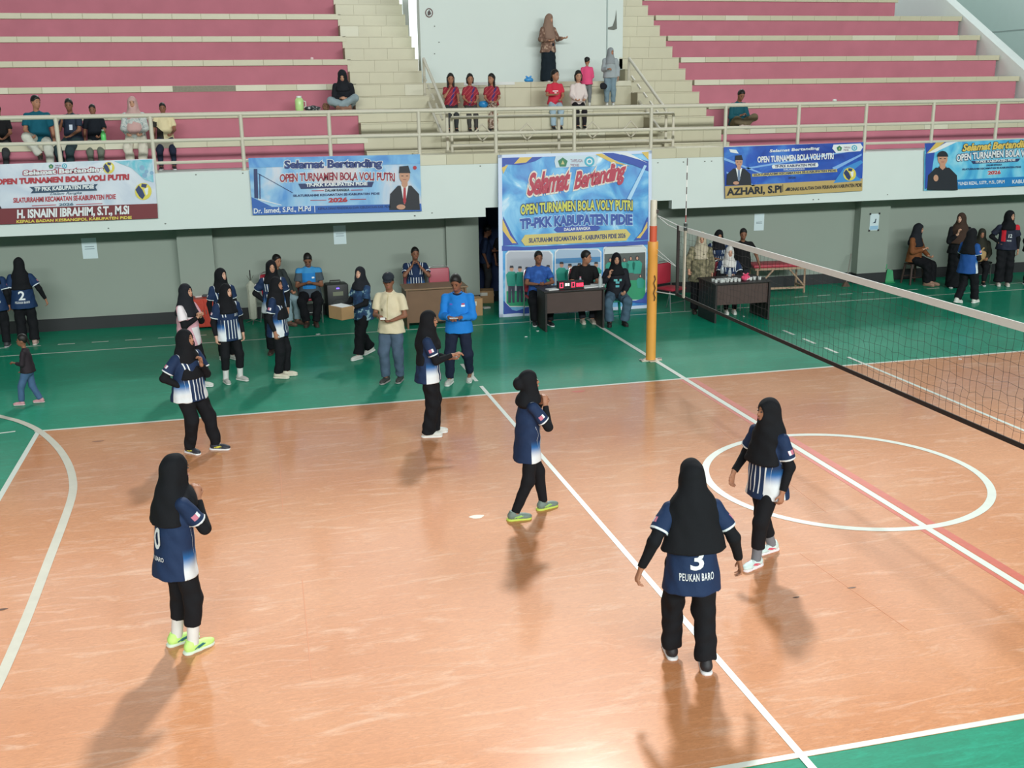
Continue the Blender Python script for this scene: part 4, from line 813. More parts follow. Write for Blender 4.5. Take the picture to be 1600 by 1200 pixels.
P('seated person in dark clothes holding a straw bag against the wall', 1531, 446, 152, .38, H=1.45, h=F3, build=1.0, skin_c=SK2, hijab=(.2, .2, 1.1), hij_mat=cloth('dark_olive', (52, 52, 44)), shirt_mat=cloth('dark_olive', (52, 52, 44)), sleeve=1.85, sit=.42, arms=('lap', 'lap'), head=(0, 16, 0), feet=((.08, .38, 0, 0), (-.08, .38, 0, 0)), pants_mat=M_BLACK, legw=1.6, shoe=SHO_B)
# on the grandstand
def on_row(label, u, yaw, k=0, dy=.22, **kw):
    y = Y0 + RUN * k + dy; x = gy(u, 200 - 42 * k, y)[0]; zf = Z0 + RISE * (k - 1) if k else 2.865
    return person(label, (x, y, zf), RAD(yaw), sit=.51, h=F3, **kw)
FD = dict(feet=((.10, .30, 6, 0), (-.10, .30, -6, 0)))
on_row('boy in black at the frame edge on the lowest bench', 0, 176, H=1.35, sex='m', hair='short', skin_c=SK3, shirt_mat=cloth('black_tee', (26, 26, 28)), arms=('lap', 'lap'), pants_mat=cloth('charcoal', (40, 44, 54)), legw=1.0, head=(0, 10, 0), **FD)
on_row('man in teal t-shirt and white trousers on the lowest bench', 60, -172, H=1.62, sex='m', hair='short', skin_c=SK2, build=1.06, shirt_mat=cloth('deep_teal', (22, 88, 106)), arms=('lap', 'hang'), head=(34, 4, 0), feet=((.02, .34, 0, .25), (-.14, .30, -4, 0)), knees=((.6, 1, .6), (-.1, 1, .3)), pants_mat=cloth('white_trousers', (206, 206, 194)), legw=1.3, flare=.07, shoe=((60, 50, 44), (60, 50, 44)))
on_row('boy in dark blue t-shirt turned towards the man in teal', 113, 150, H=1.50, sex='m', hair='short', skin_c=SK3, shirt_mat=plain_shirt('dark_blue_boy_shirt', (38, 48, 66), 'navywhite'), arms=('chin', 'lap'), head=(30, 10, 0), pants_mat=cloth('dark_teal_trousers', (50, 66, 70)), legw=1.4, flare=.075, **FD)
on_row('boy in black polo with a bright green bottle', 148, 178, H=1.30, sex='m', hair='short', skin_c=SK3, shirt_mat=cloth('black_polo', (26, 30, 38)), arms=('hang', 'lap'), head=(0, 4, 0), pants_mat=cloth('grey_green_trousers', (110, 116, 104)), legw=1.0, **FD)
on_row('woman in pink hijab and white trousers on the lowest bench', 211, 180, H=1.55, skin_c=SK1, hijab=(.06, .2, 1.0), hij_mat=cloth('dusty_pink_hijab', (196, 160, 156)), shirt_mat=camo_mat('pale_grey_blouse', (176, 184, 180), (196, 200, 196), (150, 164, 164), 18), sleeve=1.9, hem=-.06, arms=('lap', 'lap'), head=(0, 6, 0), pants_mat=cloth('off_white_trousers', (216, 210, 194)), legw=1.8, flare=.085, **FD)
on_row('boy in cream and black shirt at the end of the bench group', 257, 182, H=1.32, sex='m', hair='short', skin_c=SK3, shirt_mat=plain_shirt('cream_black_shirt', (218, 204, 164), 'cream'), arms=('hang', 'lap'), head=(0, 6, 0), pants_mat=cloth('navy_jeans', (38, 44, 62)), legw=1.0, feet=((.14, .30, 6, 0), (-.14, .30, -6, 0)))
def cross_leg(label, u, k, yaw, **kw):
    y = Y0 + RUN * k + .34; x = gy(u, 165, y)[0]
    return person(label, (x, y, Z0 + RISE * k), RAD(yaw), sit=.0, h=F3, feet=((-.10, .30, 40, .0), (.10, .34, -40, .0)), knees=((1, .2, .35), (-1, .2, .55)), **kw)
cross_leg('person in black hoodie sitting cross-legged over a phone', 538, 1, 172, H=1.55, skin_c=SK1, hijab=(.34, .34, .9), hij_mat=M_BLACK2, shirt_mat=M_BLACK2, shirt='hoodie', sleeve=1.9, hem=-.04, arms=('phone', 'phone'), head=(0, 34, 0), lean=18, pants_mat=denim('grey_blue', (140, 156, 162)), legw=1.3, flare=.064, shoe=((150, 110, 92), (150, 110, 92)))
cross_leg('man in teal long-sleeved shirt sitting cross-legged near the stairs', 1152, 0, -168, H=1.52, sex='m', hair='short', skin_c=SK3, shirt_mat=plain_shirt('teal_long_sleeve', (24, 84, 96), 'teal'), sleeve=1.85, hem=-.04, arms=('phone', 'lap'), head=(-6, 26, 0), lean=6, pants_mat=cloth('olive_brown_trousers', (110, 98, 76)), legw=1.4, flare=.07, shoe=((190, 170, 160), (200, 190, 180)))
def on_tier(label, u, yaw, **kw):
    y = 17.02; x = gy(u, 170, y)[0]; return person(label, (x, y, 3.375), RAD(yaw), sit=.51, h=F3, **kw)
MAR = plain_shirt('maroon_patterned_jersey', (148, 44, 58), 'maroon'); FC = dict(feet=((.09, .36, 0, .05), (-.09, .36, 0, .05)))
on_tier('girl in maroon jersey with her hand at her mouth', 705, 176, H=1.22, sex='c', hair='long', skin_c=SK2, shirt_mat=MAR, hem=-.05, arms=('mouth', 'knee'), head=(0, 4, 0), pants_mat=cloth('charcoal', (40, 44, 54)), legw=1.0, **FC)
on_tier('girl in maroon jersey with bobbed hair between two girls', 735, 178, H=1.20, sex='c', hair='bob', skin_c=SK2, shirt_mat=MAR, hem=-.05, arms=('lap', 'lap'), head=(0, 4, 0), pants_mat=cloth('dark_grey_trousers', (70, 68, 66)), legw=1.0, **FC)
on_tier('girl in maroon jersey and patterned skirt beside the blue bag', 769, 170, H=1.20, sex='c', hair='long', skin_c=SK2, shirt_mat=MAR, hem=-.05, arms=('lap', 'lap'), head=(-34, 4, 0), skirt=(.13, .12), pants_mat=camo_mat('brown_patterned_skirt', (112, 84, 70), (196, 176, 160), (84, 60, 52), 22), **FC)
on_tier('girl in bright red t-shirt and pale jeans on the tier', 867, 172, H=1.32, sex='c', hair='tail', skin_c=SK2, shirt_mat=plain_shirt('bright_red_shirt', (206, 52, 74), 'redtext'), hem=-.05, arms=('table', 'lap'), head=(40, 0, 0), pants_mat=denim('pale_jeans', (160, 182, 196)), legw=1.2, flare=.065, **FC)
on_tier('girl in white and pink top with dark shorts on the tier', 903, 176, H=1.28, sex='c', hair='bob', skin_c=SK1, shirt_mat=plain_shirt('white_pink_top', (222, 208, 204), None), sleeve=1.8, hem=-.05, arms=('lap', 'lap'), head=(0, 6, 0), pants_mat=cloth('black_tights', (34, 32, 36)), legw=.6, **FC)
person('small child in hot pink top and black and white helmet', (gy(917, 160, 17.38)[0], 17.38, 3.885), RAD(-20), H=.98, h=F3, sex='c', hair='short', skin_c=SK2, shirt_mat=cloth('hot_pink', (226, 84, 128)), sleeve=1.8, hem=-.12, loose=.03, arms=('hold', 'hang'), head=(0, 10, 0), pants_mat=denim('grey_child', (120, 124, 126)), legw=1.2, cap=(camo_mat('black_white_helmet', (24, 24, 26), (40, 40, 44), (220, 220, 220), 10), False), shoe=SHO_W)
person('woman in brown hijab and long black skirt against the white wall', (gy(857, 110, 18.08)[0], 18.08, 4.395), RAD(-160), H=1.42, h=F3, skin_c=SK1, build=1.05, hijab=(.16, .14, 1.1), hij_mat=cloth('taupe_hijab', (142, 116, 102)), shirt_mat=camo_mat('brown_floral_blouse', (112, 84, 70), (132, 102, 88), (176, 150, 130), 18), sleeve=1.9, hem=-.14, arms=(((-.06, .20, -.28), (.8, -.5, -.8), (-.5, .8, 0), .6), ((.12, .22, -.22), (.6, -.5, -1), (.4, .8, 0), .4)), head=(24, 2, 0), skirt=(.22, .02), pants_mat=cloth('blackish_skirt', (28, 38, 46)), shoe=SHO_B)
person('girl in grey hooded jacket and jeans with a black shoulder bag', (gy(953, 150, 17.36)[0], 17.36, 3.885), RAD(164), H=1.20, h=F3, skin_c=SK2, hijab=(.30, .3, .95), hij_mat=cloth('grey_hijab', (146, 152, 156)), shirt_mat=cloth('light_grey_jacket', (160, 168, 172)), shirt='jacket', sleeve=1.9, hem=-.08, loose=.03, arms=('hold', 'hang'), head=(40, 4, 0), pants_mat=denim('faded_jeans', (120, 142, 154)), legw=1.5, flare=.07, shoe=SHO_W)

# ------------------------------------------------------------------ net, posts and antenna
M_NETW = mat('white_net_tape', (240, 240, 238), .6, var=.04, scale=20); M_NETB = mat('black_net_tape', (40, 34, 34), .7); M_CORD = mat('black_net_cord', (36, 34, 36), .8)
M_ORP = mat('yellow_post_pad', (226, 160, 72), .5, var=.05, scale=6); M_REDP = mat('red_orange_post_paint', (208, 92, 62), .5); M_CHROME = mat('steel', (190, 192, 190), .3, metal=.9)
NT = lambda y: 2.24; NX = -.02
def net_post(label, y, grp):
    o = thing('net_post', label, 'post', (NX - .04, y, 0), group=grp)
    MB().lathe([(.078, 0), (.078, 1.70), (.082, 1.72), (.082, 1.87), (.076, 1.88)], (0, 0, 0.02), 20).obj('padded_sleeve', M_ORP, o, True)
    MB().lathe([(.058, 1.88), (.058, 2.14)], (0, 0, 0), 18).obj('painted_band', M_REDP, o, True)
    MB().lathe([(.052, 2.14), (.052, 2.52), (.046, 2.535)], (0, 0, 0), 18).obj('post_tip', mat('ivory_post', (214, 208, 190), .5), o, True)
    MB().box((-.17, -.07, 0), (.17, .07, .016), .004).box((-.06, -.14, 0.002), (.06, .14, .014), .004).obj('base_plate', mat('cream_steel', (206, 196, 176), .5), o)
    for sx in (-1, 1): MB().tube([(sx * .155 + .03 * math.cos(t), .03 * math.sin(t), .02) for t in np.linspace(0, 6.283, 13)[:-1]], .007, 6, closed=True).obj('base_ring', M_CHROME, o)
    MB().box((.03, -.055, 2.33), (.062, .0, 2.39), .004).obj('pulley', mat('dark_bracket', (70, 60, 56), .5), o)
    s = -1 if y > 4 else 1
    MB().tube([(.0, s * .095, 1.38), (.012, s * .1, 1.32), (-.012, s * .1, 1.26), (.012, s * .1, 1.18), (-.012, s * .1, 1.10), (.012, s * .1, 1.03), (0, s * .1, .98)], .008, 6).obj('rope_hook', mat('dark_hook', (74, 52, 36), .5), o)
    return o
net_post('yellow padded net post standing before the large banner', 10.2, 'net posts'); net_post('yellow padded net post on the near side of the court', -1.2, 'net posts')['label'] = 'yellow padded net post at the near sideline'
net = thing('volleyball_net', 'black volleyball net with white top tape across the court', 'net', (0, 0, 0))
def sag(y): return 2.24 - .012 * math.sin(math.pi * max(0, min(1, y / 9)))
ys = np.linspace(-.3, 9.3, 49)
MB().add([(NX + dx, y, sag(y) + dz) for y in ys for dx, dz in ((-.006, -.07), (.006, -.07), (.006, 0), (-.006, 0))], [(4 * i + a, 4 * i + (a + 1) % 4, 4 * i + 4 + (a + 1) % 4, 4 * i + 4 + a) for i in range(48) for a in range(4)]).obj('top_tape', M_NETW, net)
MB().add([(NX + dx, y, sag(y) - 1.0 + dz) for y in ys for dx, dz in ((-.006, -.045), (.006, -.045), (.006, 0), (-.006, 0))], [(4 * i + a, 4 * i + (a + 1) % 4, 4 * i + 4 + (a + 1) % 4, 4 * i + 4 + a) for i in range(48) for a in range(4)]).obj('bottom_tape', M_NETB, net)
cords = MB(); jit = RNG.normal(0, .010, (97, 11))
gpt = lambda i, k: (NX, -.3 + .1 * i + jit[i, k] * (1 if 0 < k < 10 else 0), sag(-.3 + .1 * i) - .07 - .0935 * k + (jit[i, (k * 3) % 11] * .8 if 0 < k < 10 else 0))
for i in range(97): cords.tube([gpt(i, k) for k in range(11)], .0017, 4, cap=False)
for k in range(1, 10): cords.tube([gpt(i, k) for i in range(97)], .0014, 4, cap=False)
tag(cords.obj('cord_mesh', M_CORD, net), kind='stuff')
for y in (-.3, 9.3): MB().box((NX - .02, y - .02, 1.2), (NX + .02, y + .02, 2.24), .004).obj('side_band', M_NETB, net)
for y0, y1 in ((9.3, 10.12), (-.3, -1.12)):
    MB().tube([(NX, y0, 2.235), (NX, y1, 2.30)], .007, 6).obj('top_cable', M_NETW, net); MB().tube([(NX, y0, 2.18), (NX, (y0 + y1) / 2, 2.205), (NX, y1, 2.29)], .006, 6).obj('tie_rope', M_NETW, net)
    MB().tube([(NX, y0, 1.21), (NX, y1, 1.12)], .008, 6).obj('bottom_cable', M_NETW, net); MB().tube([(NX, y0, 1.62), (NX, y1, 1.78)], .004, 5).obj('tie_rope', M_NETW, net); MB().tube([(NX, y0, 1.62), (NX, y1, 1.70)], .004, 5).obj('tie_rope', M_NETW, net)
M_ANTR = mat('antenna_red', (166, 54, 60), .5); M_ANTD = mat('antenna_dark', (86, 60, 62), .5)
for yy in (9.0, 0.0):
    an = thing('net_antenna', 'thin striped antenna strapped to the net %s' % ('near the post at the large banner' if yy else 'at the near sideline'), 'antenna', (NX - .02, yy, 1.22), group=None)
    MB().box((-.012, -.03, 0), (.006, .03, .98), .003).obj('pocket', mat('cream_pocket', (206, 202, 186), .7), an)
    for k in range(10): MB().tube([(0, 0, 1.0 + .1 * k if k else .0), (0, 0, 1.1 + .1 * k)], .0065, 6).obj('rod_band', (M_ANTR if k in (1, 0) else M_ANTD) if k % 2 else M_NETW, an)
    for z in (.98, 1.04): MB().box((-.02, -.025, z), (.02, .025, z + .045), .004).obj('clamp', mat('dark_clamp', (50, 60, 58), .6), an)

# ------------------------------------------------------------------ tables and chairs
M_DKWOOD = mat('dark_brown_board', (74, 56, 52), .45, var=.12, scale=5); M_EDGE = mat('black_board_edge', (34, 30, 30), .5); M_BRWOOD = mat('mid_brown_board', (116, 86, 62), .5, var=.14, scale=5); M_TOPW = mat('desk_top_brown', (132, 104, 78), .4, var=.1, scale=4)
def desk(label, x0, x1, y, depth, mp, mt, ms, z=.74, pb=.33):
    o = thing('desk', label, 'table', ((x0 + x1) / 2, y + depth / 2, 0)); w = (x1 - x0) / 2; d = depth / 2
    MB().box((-w, -d, z - .028), (w, d, z), .005).obj('table_top', mt, o); MB().box((-w + .05, -d + .06, pb), (w - .05, -d + .08, z - .028)).obj('front_panel', mp, o)
    for s in (-1, 1): MB().box((s * (w - .045) - .018, -d + .02, 0), (s * (w - .045) + .018, d - .03, z - .028), .003).obj('side_panel', ms, o)
    MB().box((-w + .05, d - .12, z - .16), (w - .05, d - .10, z - .028)).obj('drawer_rail', ms, o)
    return o
desk('mid brown office desk before the man with hands at his mouth', -3.45, -2.27, 13.75, .62, M_BRWOOD, M_TOPW, M_BRWOOD, pb=.10)
desk('dark brown table with the scoreboard before the large banner', -1.11, .06, 12.72, .60, M_DKWOOD, M_EDGE, M_EDGE)
desk('dark brown table crowded with white snack boxes', 2.06, 3.22, 12.48, .80, M_DKWOOD, M_EDGE, M_EDGE)
M_REDCH = mat('red_vinyl', (170, 44, 62), .5, var=.08, scale=8); M_PNKCH = mat('dusty_red_vinyl', (176, 88, 100), .5, var=.06, scale=8)
def chair(label, x, y, rz, m, grp=None):
    o = thing('chair', label, 'chair', (x, y, 0), rz, grp)
    MB().box((-.21, -.20, .43), (.21, .21, .475), .018).obj('seat', m, o, True); MB().box((-.20, -.235, .52), (.20, -.195, .92), .03).obj('backrest', m, o, True)
    for s in (-1, 1):
        MB().tube([(s * .20, .19, 0), (s * .21, .16, .43)], .011, 8).obj('leg', M_CHROME, o, True)
        MB().tube([(s * .20, -.30, 0), (s * .21, -.19, .43), (s * .215, -.235, .80), (s * .19, -.235, .93), (s * .10, -.235, .955)], .011, 8).obj('leg', M_CHROME, o, True)
    MB().tube([(-.2, .17, .20), (.2, .17, .20)], .009, 8).obj('stretcher', M_CHROME, o, True); MB().tube([(-.11, -.235, .955), (.11, -.235, .955)], .011, 8).obj('top_bar', M_CHROME, o, True)
    return o
chair('dusty red padded chair standing empty behind the brown desk', -2.60, 14.72, math.pi, M_PNKCH)
chair('red padded chair with chrome legs beside the net antenna', 1.78, 13.86, math.radians(205), M_REDCH)
cx = feet_at(487, 509, 176, .40); chair('red seated chair under the man with the bright blue shirt front', cx[0], cx[1] + .03, math.pi, M_REDCH)
cx = feet_at(463, 508, -140, .46); chair('red chair under the person in pale jeans', cx[0], cx[1] + .03, RAD(-140), M_REDCH)
q = gy(650, 447, 15.05); chair('padded chair under the man behind the brown desk', q[0], q[1] + .03, math.pi, M_PNKCH)
for lab, a in (('chrome chair under the scorer in blue striped shirt', (848, 508, 176, .40)), ('chrome chair under the scorer in black t-shirt', (916, 503, 172, .34)), ('chrome chair under the woman in white hijab', (1140, 489, 164, .30)), ('dark chair under the person with the straw bag', (1531, 446, 152, .38))):
    q = feet_at(*a); chair(lab, q[0], q[1] + .03, math.pi, M_REDCH if 'dark' not in lab else M_EDGE)
def stool(label, x, y, m, h=.43):
    o = thing('stool', label, 'stool', (x, y, 0)); MB().box((-.15, -.15, h - .03), (.15, .15, h), .012).obj('seat', m, o, True)
    for sx in (-1, 1):
        for sy in (-1, 1): MB().tube([(sx * .17, sy * .17, 0), (sx * .125, sy * .125, h - .02)], [.022, .028], 8).obj('leg', m, o, True)
    for a, b in (((-.15, .15, .16), (.15, .15, .16)), ((-.15, -.15, .16), (.15, -.15, .16))): MB().tube([a, b], .014, 6).obj('rung', m, o)
q = feet_at(966, 509, 168, .38); stool('green plastic stool under the woman in jeans', q[0] - .02, q[1], mat('green_plastic', (24, 140, 116), .4), .42)
q = feet_at(1450, 446, -150, .36); stool('dark wooden stool under the woman in rust brown', q[0], q[1], mat('dark_stool_wood', (66, 50, 44), .6, var=.15, scale=10), .45)
# red topped massage couch with wooden legs
co = thing('massage_couch', 'red padded couch on wooden trestle legs along the grey wall', 'couch', (4.72, 15.15, 0), math.radians(-6)); M_PALEW = mat('pale_wood', (170, 140, 116), .6, var=.12, scale=8)
MB().box((-.62, -.27, .55), (.62, .27, .62), .025).obj('padded_top', M_REDCH, co, True); MB().box((-.58, -.24, .50), (.58, .24, .55), .004).obj('frame', M_PALEW, co)
for s in (-1, 1):
    for t in (-1, 1): MB().tube([(s * .52, t * .23, 0), (s * .52, t * .22, .52)], .024, 8).obj('leg', M_PALEW, co)
    MB().tube([(s * .50, -.23, .16), (s * .18, -.23, .50)], .02, 8).obj('brace', M_PALEW, co); MB().box((s * .52 - .02, -.22, .10), (s * .52 + .02, .22, .14)).obj('crossbar', M_PALEW, co)
MB().box((-.5, -.24, .09), (.5, -.20, .13)).obj('stretcher', M_PALEW, co)
# red cabinet, folded stand, speaker, boxes
cb = thing('cabinet', 'low orange red cabinet against the wall behind the woman in pink', 'cabinet', (-7.02, 15.18, 0))
MB().box((-.24, -.20, .03), (.24, .20, .56), .008).obj('body', mat('orange_red_lacquer', (196, 62, 42), .45, var=.06), cb); MB().box((-.225, -.212, .05), (-.005, -.2, .54), .003).obj('door', MATS['orange_red_lacquer'], cb); MB().box((.005, -.212, .05), (.225, -.2, .54), .003).obj('door', MATS['orange_red_lacquer'], cb)
for s in (-1, 1): MB().tube([(s * .03, -.222, .28), (s * .03, -.222, .36)], .006, 6).obj('handle', M_CHROME, cb); MB().box((s * .20 - .02, -.17, 0), (s * .20 + .02, .17, .03)).obj('foot', M_EDGE, cb)
for i, (x, y, r) in enumerate(((-7.12, 15.2, .3), (-6.98, 15.22, -.2), (-6.86, 15.18, .5))): tag(MB().box((-.06, -.04, 0), (.06, .04, .03 + .01 * i), .006).obj('packet', mat('packet_%d' % i, [(206, 206, 202), (70, 72, 76), (190, 196, 200)][i], .4), loc=(x, y, .562), rotz=r), ['white packet on the orange red cabinet', 'dark packet on the orange red cabinet', 'pale grey packet on the orange red cabinet'][i], 'packet')
um = thing('folded_parasol', 'folded off white parasol standing against the wall', 'parasol', (-6.15, 15.2, 0))
MB().lathe([(.02, .06), (.075, .10), (.085, .35), (.075, .62), (.09, .74), (.03, .80), (.018, .82)], (0, 0, 0), 9).obj('folded_canopy', mat('off_white_canvas', (176, 178, 162), .85, var=.12, scale=12, bump=.6), um); MB().tube([(0, 0, 0), (0, 0, 1.02)], .011, 8).obj('pole', M_EDGE, um)
for k in range(3): MB().tube([(0, 0, .07), (.16 * math.cos(k * 2.1 + .4), .16 * math.sin(k * 2.1 + .4), .008)], .008, 6).obj('foot', M_CHROME, um)
for k in range(4): MB().tube([(0, 0, .80), (.06 * math.cos(k * 1.57), .06 * math.sin(k * 1.57), .92)], .006, 5).obj('rib', mat('grey_rib', (110, 114, 104), .6), um)
sp = thing('loudspeaker', 'black portable loudspeaker with a violet light against the wall', 'speaker', (-4.55, 15.36, 0), math.radians(6))
MB().box((-.21, -.17, .03), (.21, .17, .66), .03).obj('cabinet', mat('black_plastic', (30, 32, 34), .5), sp, True); MB().lathe([(.13, 0), (.12, .012), (.02, -.004)], (0, 0, 0), 24).obj('woofer', mat('grille_grey', (56, 58, 58), .7), sp).matrix_local = Matrix.Translation((0, -.172, .25)) @ Matrix.Rotation(math.pi / 2, 4, 'X')
MB().box((-.10, -.176, .44), (.10, -.17, .52), .003).obj('label_plate', mat('plate_olive', (112, 116, 96), .6), sp); MB().box((-.03, -.178, .57), (.03, -.17, .595), .003).obj('indicator_light', mat('violet_led', (130, 100, 250), .4, emit=((110, 80, 255), 2.0)), sp)
for s in (-1, 1): MB().tube([(s * .15, -.12, 0), (s * .15, -.12, .04)], .03, 10).obj('wheel', M_EDGE, sp)
MB().tube([(-.1, .08, .66), (-.1, .08, .70), (.1, .08, .70), (.1, .08, .66)], .012, 8).obj('handle', M_EDGE, sp)
M_CARD = mat('cardboard', (172, 136, 96), .85, var=.08, scale=6)
def carton(label, loc, sx, sy, sz, rz, lid=None):
    o = thing('cardboard_box', label, 'box', loc, rz); MB().box((-sx / 2, -sy / 2, 0), (sx / 2, sy / 2, sz), .004).obj('body', M_CARD, o); MB().box((-sx / 2 + .004, -.022, sz), (sx / 2 - .004, .022, sz + .002)).obj('tape', mat('packing_tape', (196, 170, 128), .3), o)
    MB().box((-sx / 2, -.002 - sy / 2 - .001, sz * .6), (sx * .1, -sy / 2, sz * .85)).obj('printed_label', mat('label_white', (214, 210, 200), .6), o)
    if lid: MB().box((-sx * .46, -sy * .44, sz + .002), (sx * .40, sy * .42, sz + .008)).obj('paper_sheet', mat('paper_white', (222, 224, 222), .7), o)
    return o
carton('cardboard box between the brown desk and the doorway', (-1.98, 14.72, 0), .30, .30, .34, .05); carton('cardboard box just inside the doorway', (-1.45, 15.95, 0), .32, .3, .26, -.2)
ft = px['root']; g = px['arm']; mid = (g[0][2] + g[1][2]) / 2; Rr = np.array(Matrix.Rotation(RAD(122), 3, 'Z')); wloc = Rr @ (mid + A(0, .14, -.16)) + np.array(ft.location)
carton('cardboard box with a white sheet on top held by the woman in wide trousers', tuple(wloc), .34, .24, .20, RAD(122), True)
tag(MB().box((-.075, -.05, 0), (.075, .05, .035), .01).obj('slipper', mat('white_slipper', (206, 206, 200), .6), loc=tuple(gz(760, 482)), rotz=.3), 'white slipper on the floor at the doorway', 'slipper')
# things on the scorers' table
sb = thing('scoreboard', 'small black electronic scoreboard showing red zeros', 'scoreboard', (-.58, 12.86, .74), 0)
MB().box((-.24, -.05, 0), (.24, .05, .15), .006).obj('case', mat('matt_black', (26, 27, 28), .6), sb)
M_LEDR = mat('red_led', (226, 70, 100), .4, emit=((235, 60, 95), 1.6)); M_LEDW = mat('white_led', (226, 226, 220), .4, emit=((230, 230, 225), .9))
def digit(x, z, w, h, m, segs='abcdef', t=.012):
    D = {'a': ((-w, h), (w, h)), 'b': ((w, h), (w, 0)), 'c': ((w, 0), (w, -h)), 'd': ((-w, -h), (w, -h)), 'e': ((-w, -h), (-w, 0)), 'f': ((-w, 0), (-w, h)), 'g': ((-w, 0), (w, 0))}
    mb = MB()
    for c in segs: (a, b), (c_, d) = D[c]; mb.box((x + min(a, c_) - t / 2, -.055, z + min(b, d) - t / 2), (x + max(a, c_) + t / 2, -.05, z + max(b, d) + t / 2))
    mb.obj('digit', m, sb)
for x in (-.18, .04): digit(x, .08, .026, .04, M_LEDR)
for x in (-.095, -.05): digit(x, .09, .010, .018, M_LEDW, t=.012)
for x in (.12, .165, .21): digit(x, .075, .012, .026, M_LEDR, 'abcdefg')
def lay(name, label, cat, m, loc, sx, sy, sz, rz=0, bev=.003, group=None): return tag(MB().box((-sx / 2, -sy / 2, 0), (sx / 2, sy / 2, sz), bev).obj(name, m, loc=loc, rotz=rz), label, cat, group)
lay('paper_pile', 'loose pile of white score sheets on the scoreboard table', 'paper', mat('paper_white', (222, 224, 222), .7), (-.16, 12.93, .741), .38, .22, .018, .15); lay('score_sheet', 'single score sheet turned across the pile beside the scoreboard', 'paper', MATS['paper_white'], (-.02, 12.98, .761), .26, .18, .004, -.3)
lay('clipboard', 'white clipboard at the scoreboard table end by the blue scorer', 'clipboard', MATS['paper_white'], (-.92, 12.86, .741), .20, .15, .02, .2)
M_PET = mat('clear_plastic', (206, 216, 218), .15, alpha=.45)
def bottle(label, loc, m=M_PET, h=.22, r=.032, capc=(220, 220, 226)):
    o = thing('bottle', label, 'bottle', loc); MB().lathe([(r * .9, 0), (r, .01), (r, h * .62), (r * .45, h * .86), (r * .42, h * .93)], (0, 0, 0), 14).obj('body', m, o, True); MB().lathe([(r * .5, h * .92), (r * .5, h)], (0, 0, 0), 12).obj('cap', mat('cap_%d_%d_%d' % capc, capc, .4), o)
bottle('taller clear water bottle at the corner of the scoreboard table', (-.03, 12.82, .741), h=.25); bottle('shorter clear water bottle at the corner of the scoreboard table', (.02, 12.93, .741), h=.20); bottle('pink capped bottle standing among the score sheets', (-.34, 13.02, .741), h=.18, capc=(216, 120, 150))
# snack boxes on the second table
M_SNK = mat('snack_carton', (212, 216, 212), .6)
n = 0
for ix in range(7):
    for iy in range(2):
        x = 2.14 + .075 * ix + RNG.normal(0, .006); y = 12.60 + .11 * iy + RNG.normal(0, .006)
        o = tag(thing('snack_cup', 'small white snack cup in the rows on the dark brown table', 'cup', (x, y, .741)), group='white snack cups on the second table'); MB().lathe([(.026, 0), (.033, .05), (.035, .052)], (0, 0, 0), 10).obj('cup', M_SNK, o); MB().lathe([(.036, .052), (.036, .056)], (0, 0, 0), 10).obj('lid', mat('foil_lid', (226, 230, 230), .35), o)
for i, x in enumerate((2.86, 2.95, 3.04)):
    o = thing('snack_cup', 'white snack cup beside the pink bag at the table end', 'cup', (x, 12.66 + .03 * (i % 2), .741), group='white cups by the pink bag'); MB().lathe([(.026, 0), (.033, .05), (.035, .052)], (0, 0, 0), 10).obj('cup', M_SNK, o); MB().lathe([(.036, .052), (.036, .056)], (0, 0, 0), 10).obj('lid', MATS['foil_lid'], o)
def bag(name, label, loc, rx, ry, rz_, m, knot=True, h=.012):
    o = thing(name, label, 'bag', loc); K = Solid(); K.ell((0, 0, rz_ * .8), (rx, ry, rz_), I3, .03).clip((0, 0, 0), (0, 0, -1)); K.build('bag_body', h, m, o, fold=.012)
    if knot:
        for s in (-1, 1): K = Solid(); K.cone((0, 0, rz_ * 1.6), (s * rx * .5, 0, rz_ * 2.05), .012, .022, .02); K.build('tied_handle', h, m, o)
bag('plastic_bag', 'pink and white plastic bag on the snack table', (2.755, 12.66, .743), .085, .06, .06, camo_mat('pink_white_plastic', (222, 70, 110), (226, 96, 130), (236, 226, 228), 12))
for i, (u, v) in enumerate(((1128, 428), (1140, 432))): q = gz(u, v, .74); bottle(['clear water cup bottle before the woman in white hijab', 'second clear bottle touching the snack cups before the white hijab'][i], (q[0], q[1], .741), h=.16, r=.035)
# broom, green dustpan, straw bag
br = thing('broom', 'broom leaning against the pillar beside the couch', 'broom', (6.42, 15.22, 0)); MB().tube([(0, 0, .05), (.26, .30, .66)], .011, 8).obj('handle', mat('grey_handle', (128, 124, 116), .5), br); MB().prism([(-.09, -.03, 0), (.09, -.03, 0), (.03, 0, .10), (-.03, 0, .10)], (0, .05, 0)).obj('brush_head', mat('brown_bristle', (88, 70, 58), .9, var=.2, scale=30), br)
dp = thing('dustpan', 'green plastic dustpan standing at the pillar foot', 'dustpan', (7.58, 15.36, 0), -.2); M_GPL = mat('bright_green_plastic', (24, 150, 90), .4)
MB().prism([(-.10, 0, 0), (.10, 0, 0), (.07, .04, .26), (-.05, .04, .30)], (0, .025, 0)).obj('pan', M_GPL, dp); MB().tube([(-.09, .03, .30), (-.07, .05, .40)], .012, 8).obj('handle', M_GPL, dp); MB().box((-.11, -.05, 0), (.11, .0, .02), .004).obj('lip', M_GPL, dp)
q = feet_at(1527, 446, 152, .22); bag('straw_bag', 'round straw handbag on the lap beside the red and black player', (q[0], q[1] - .06, .50), .15, .07, .14, mat('straw', (176, 146, 100), .9, var=.25, scale=40, bump=.8), True, .015)
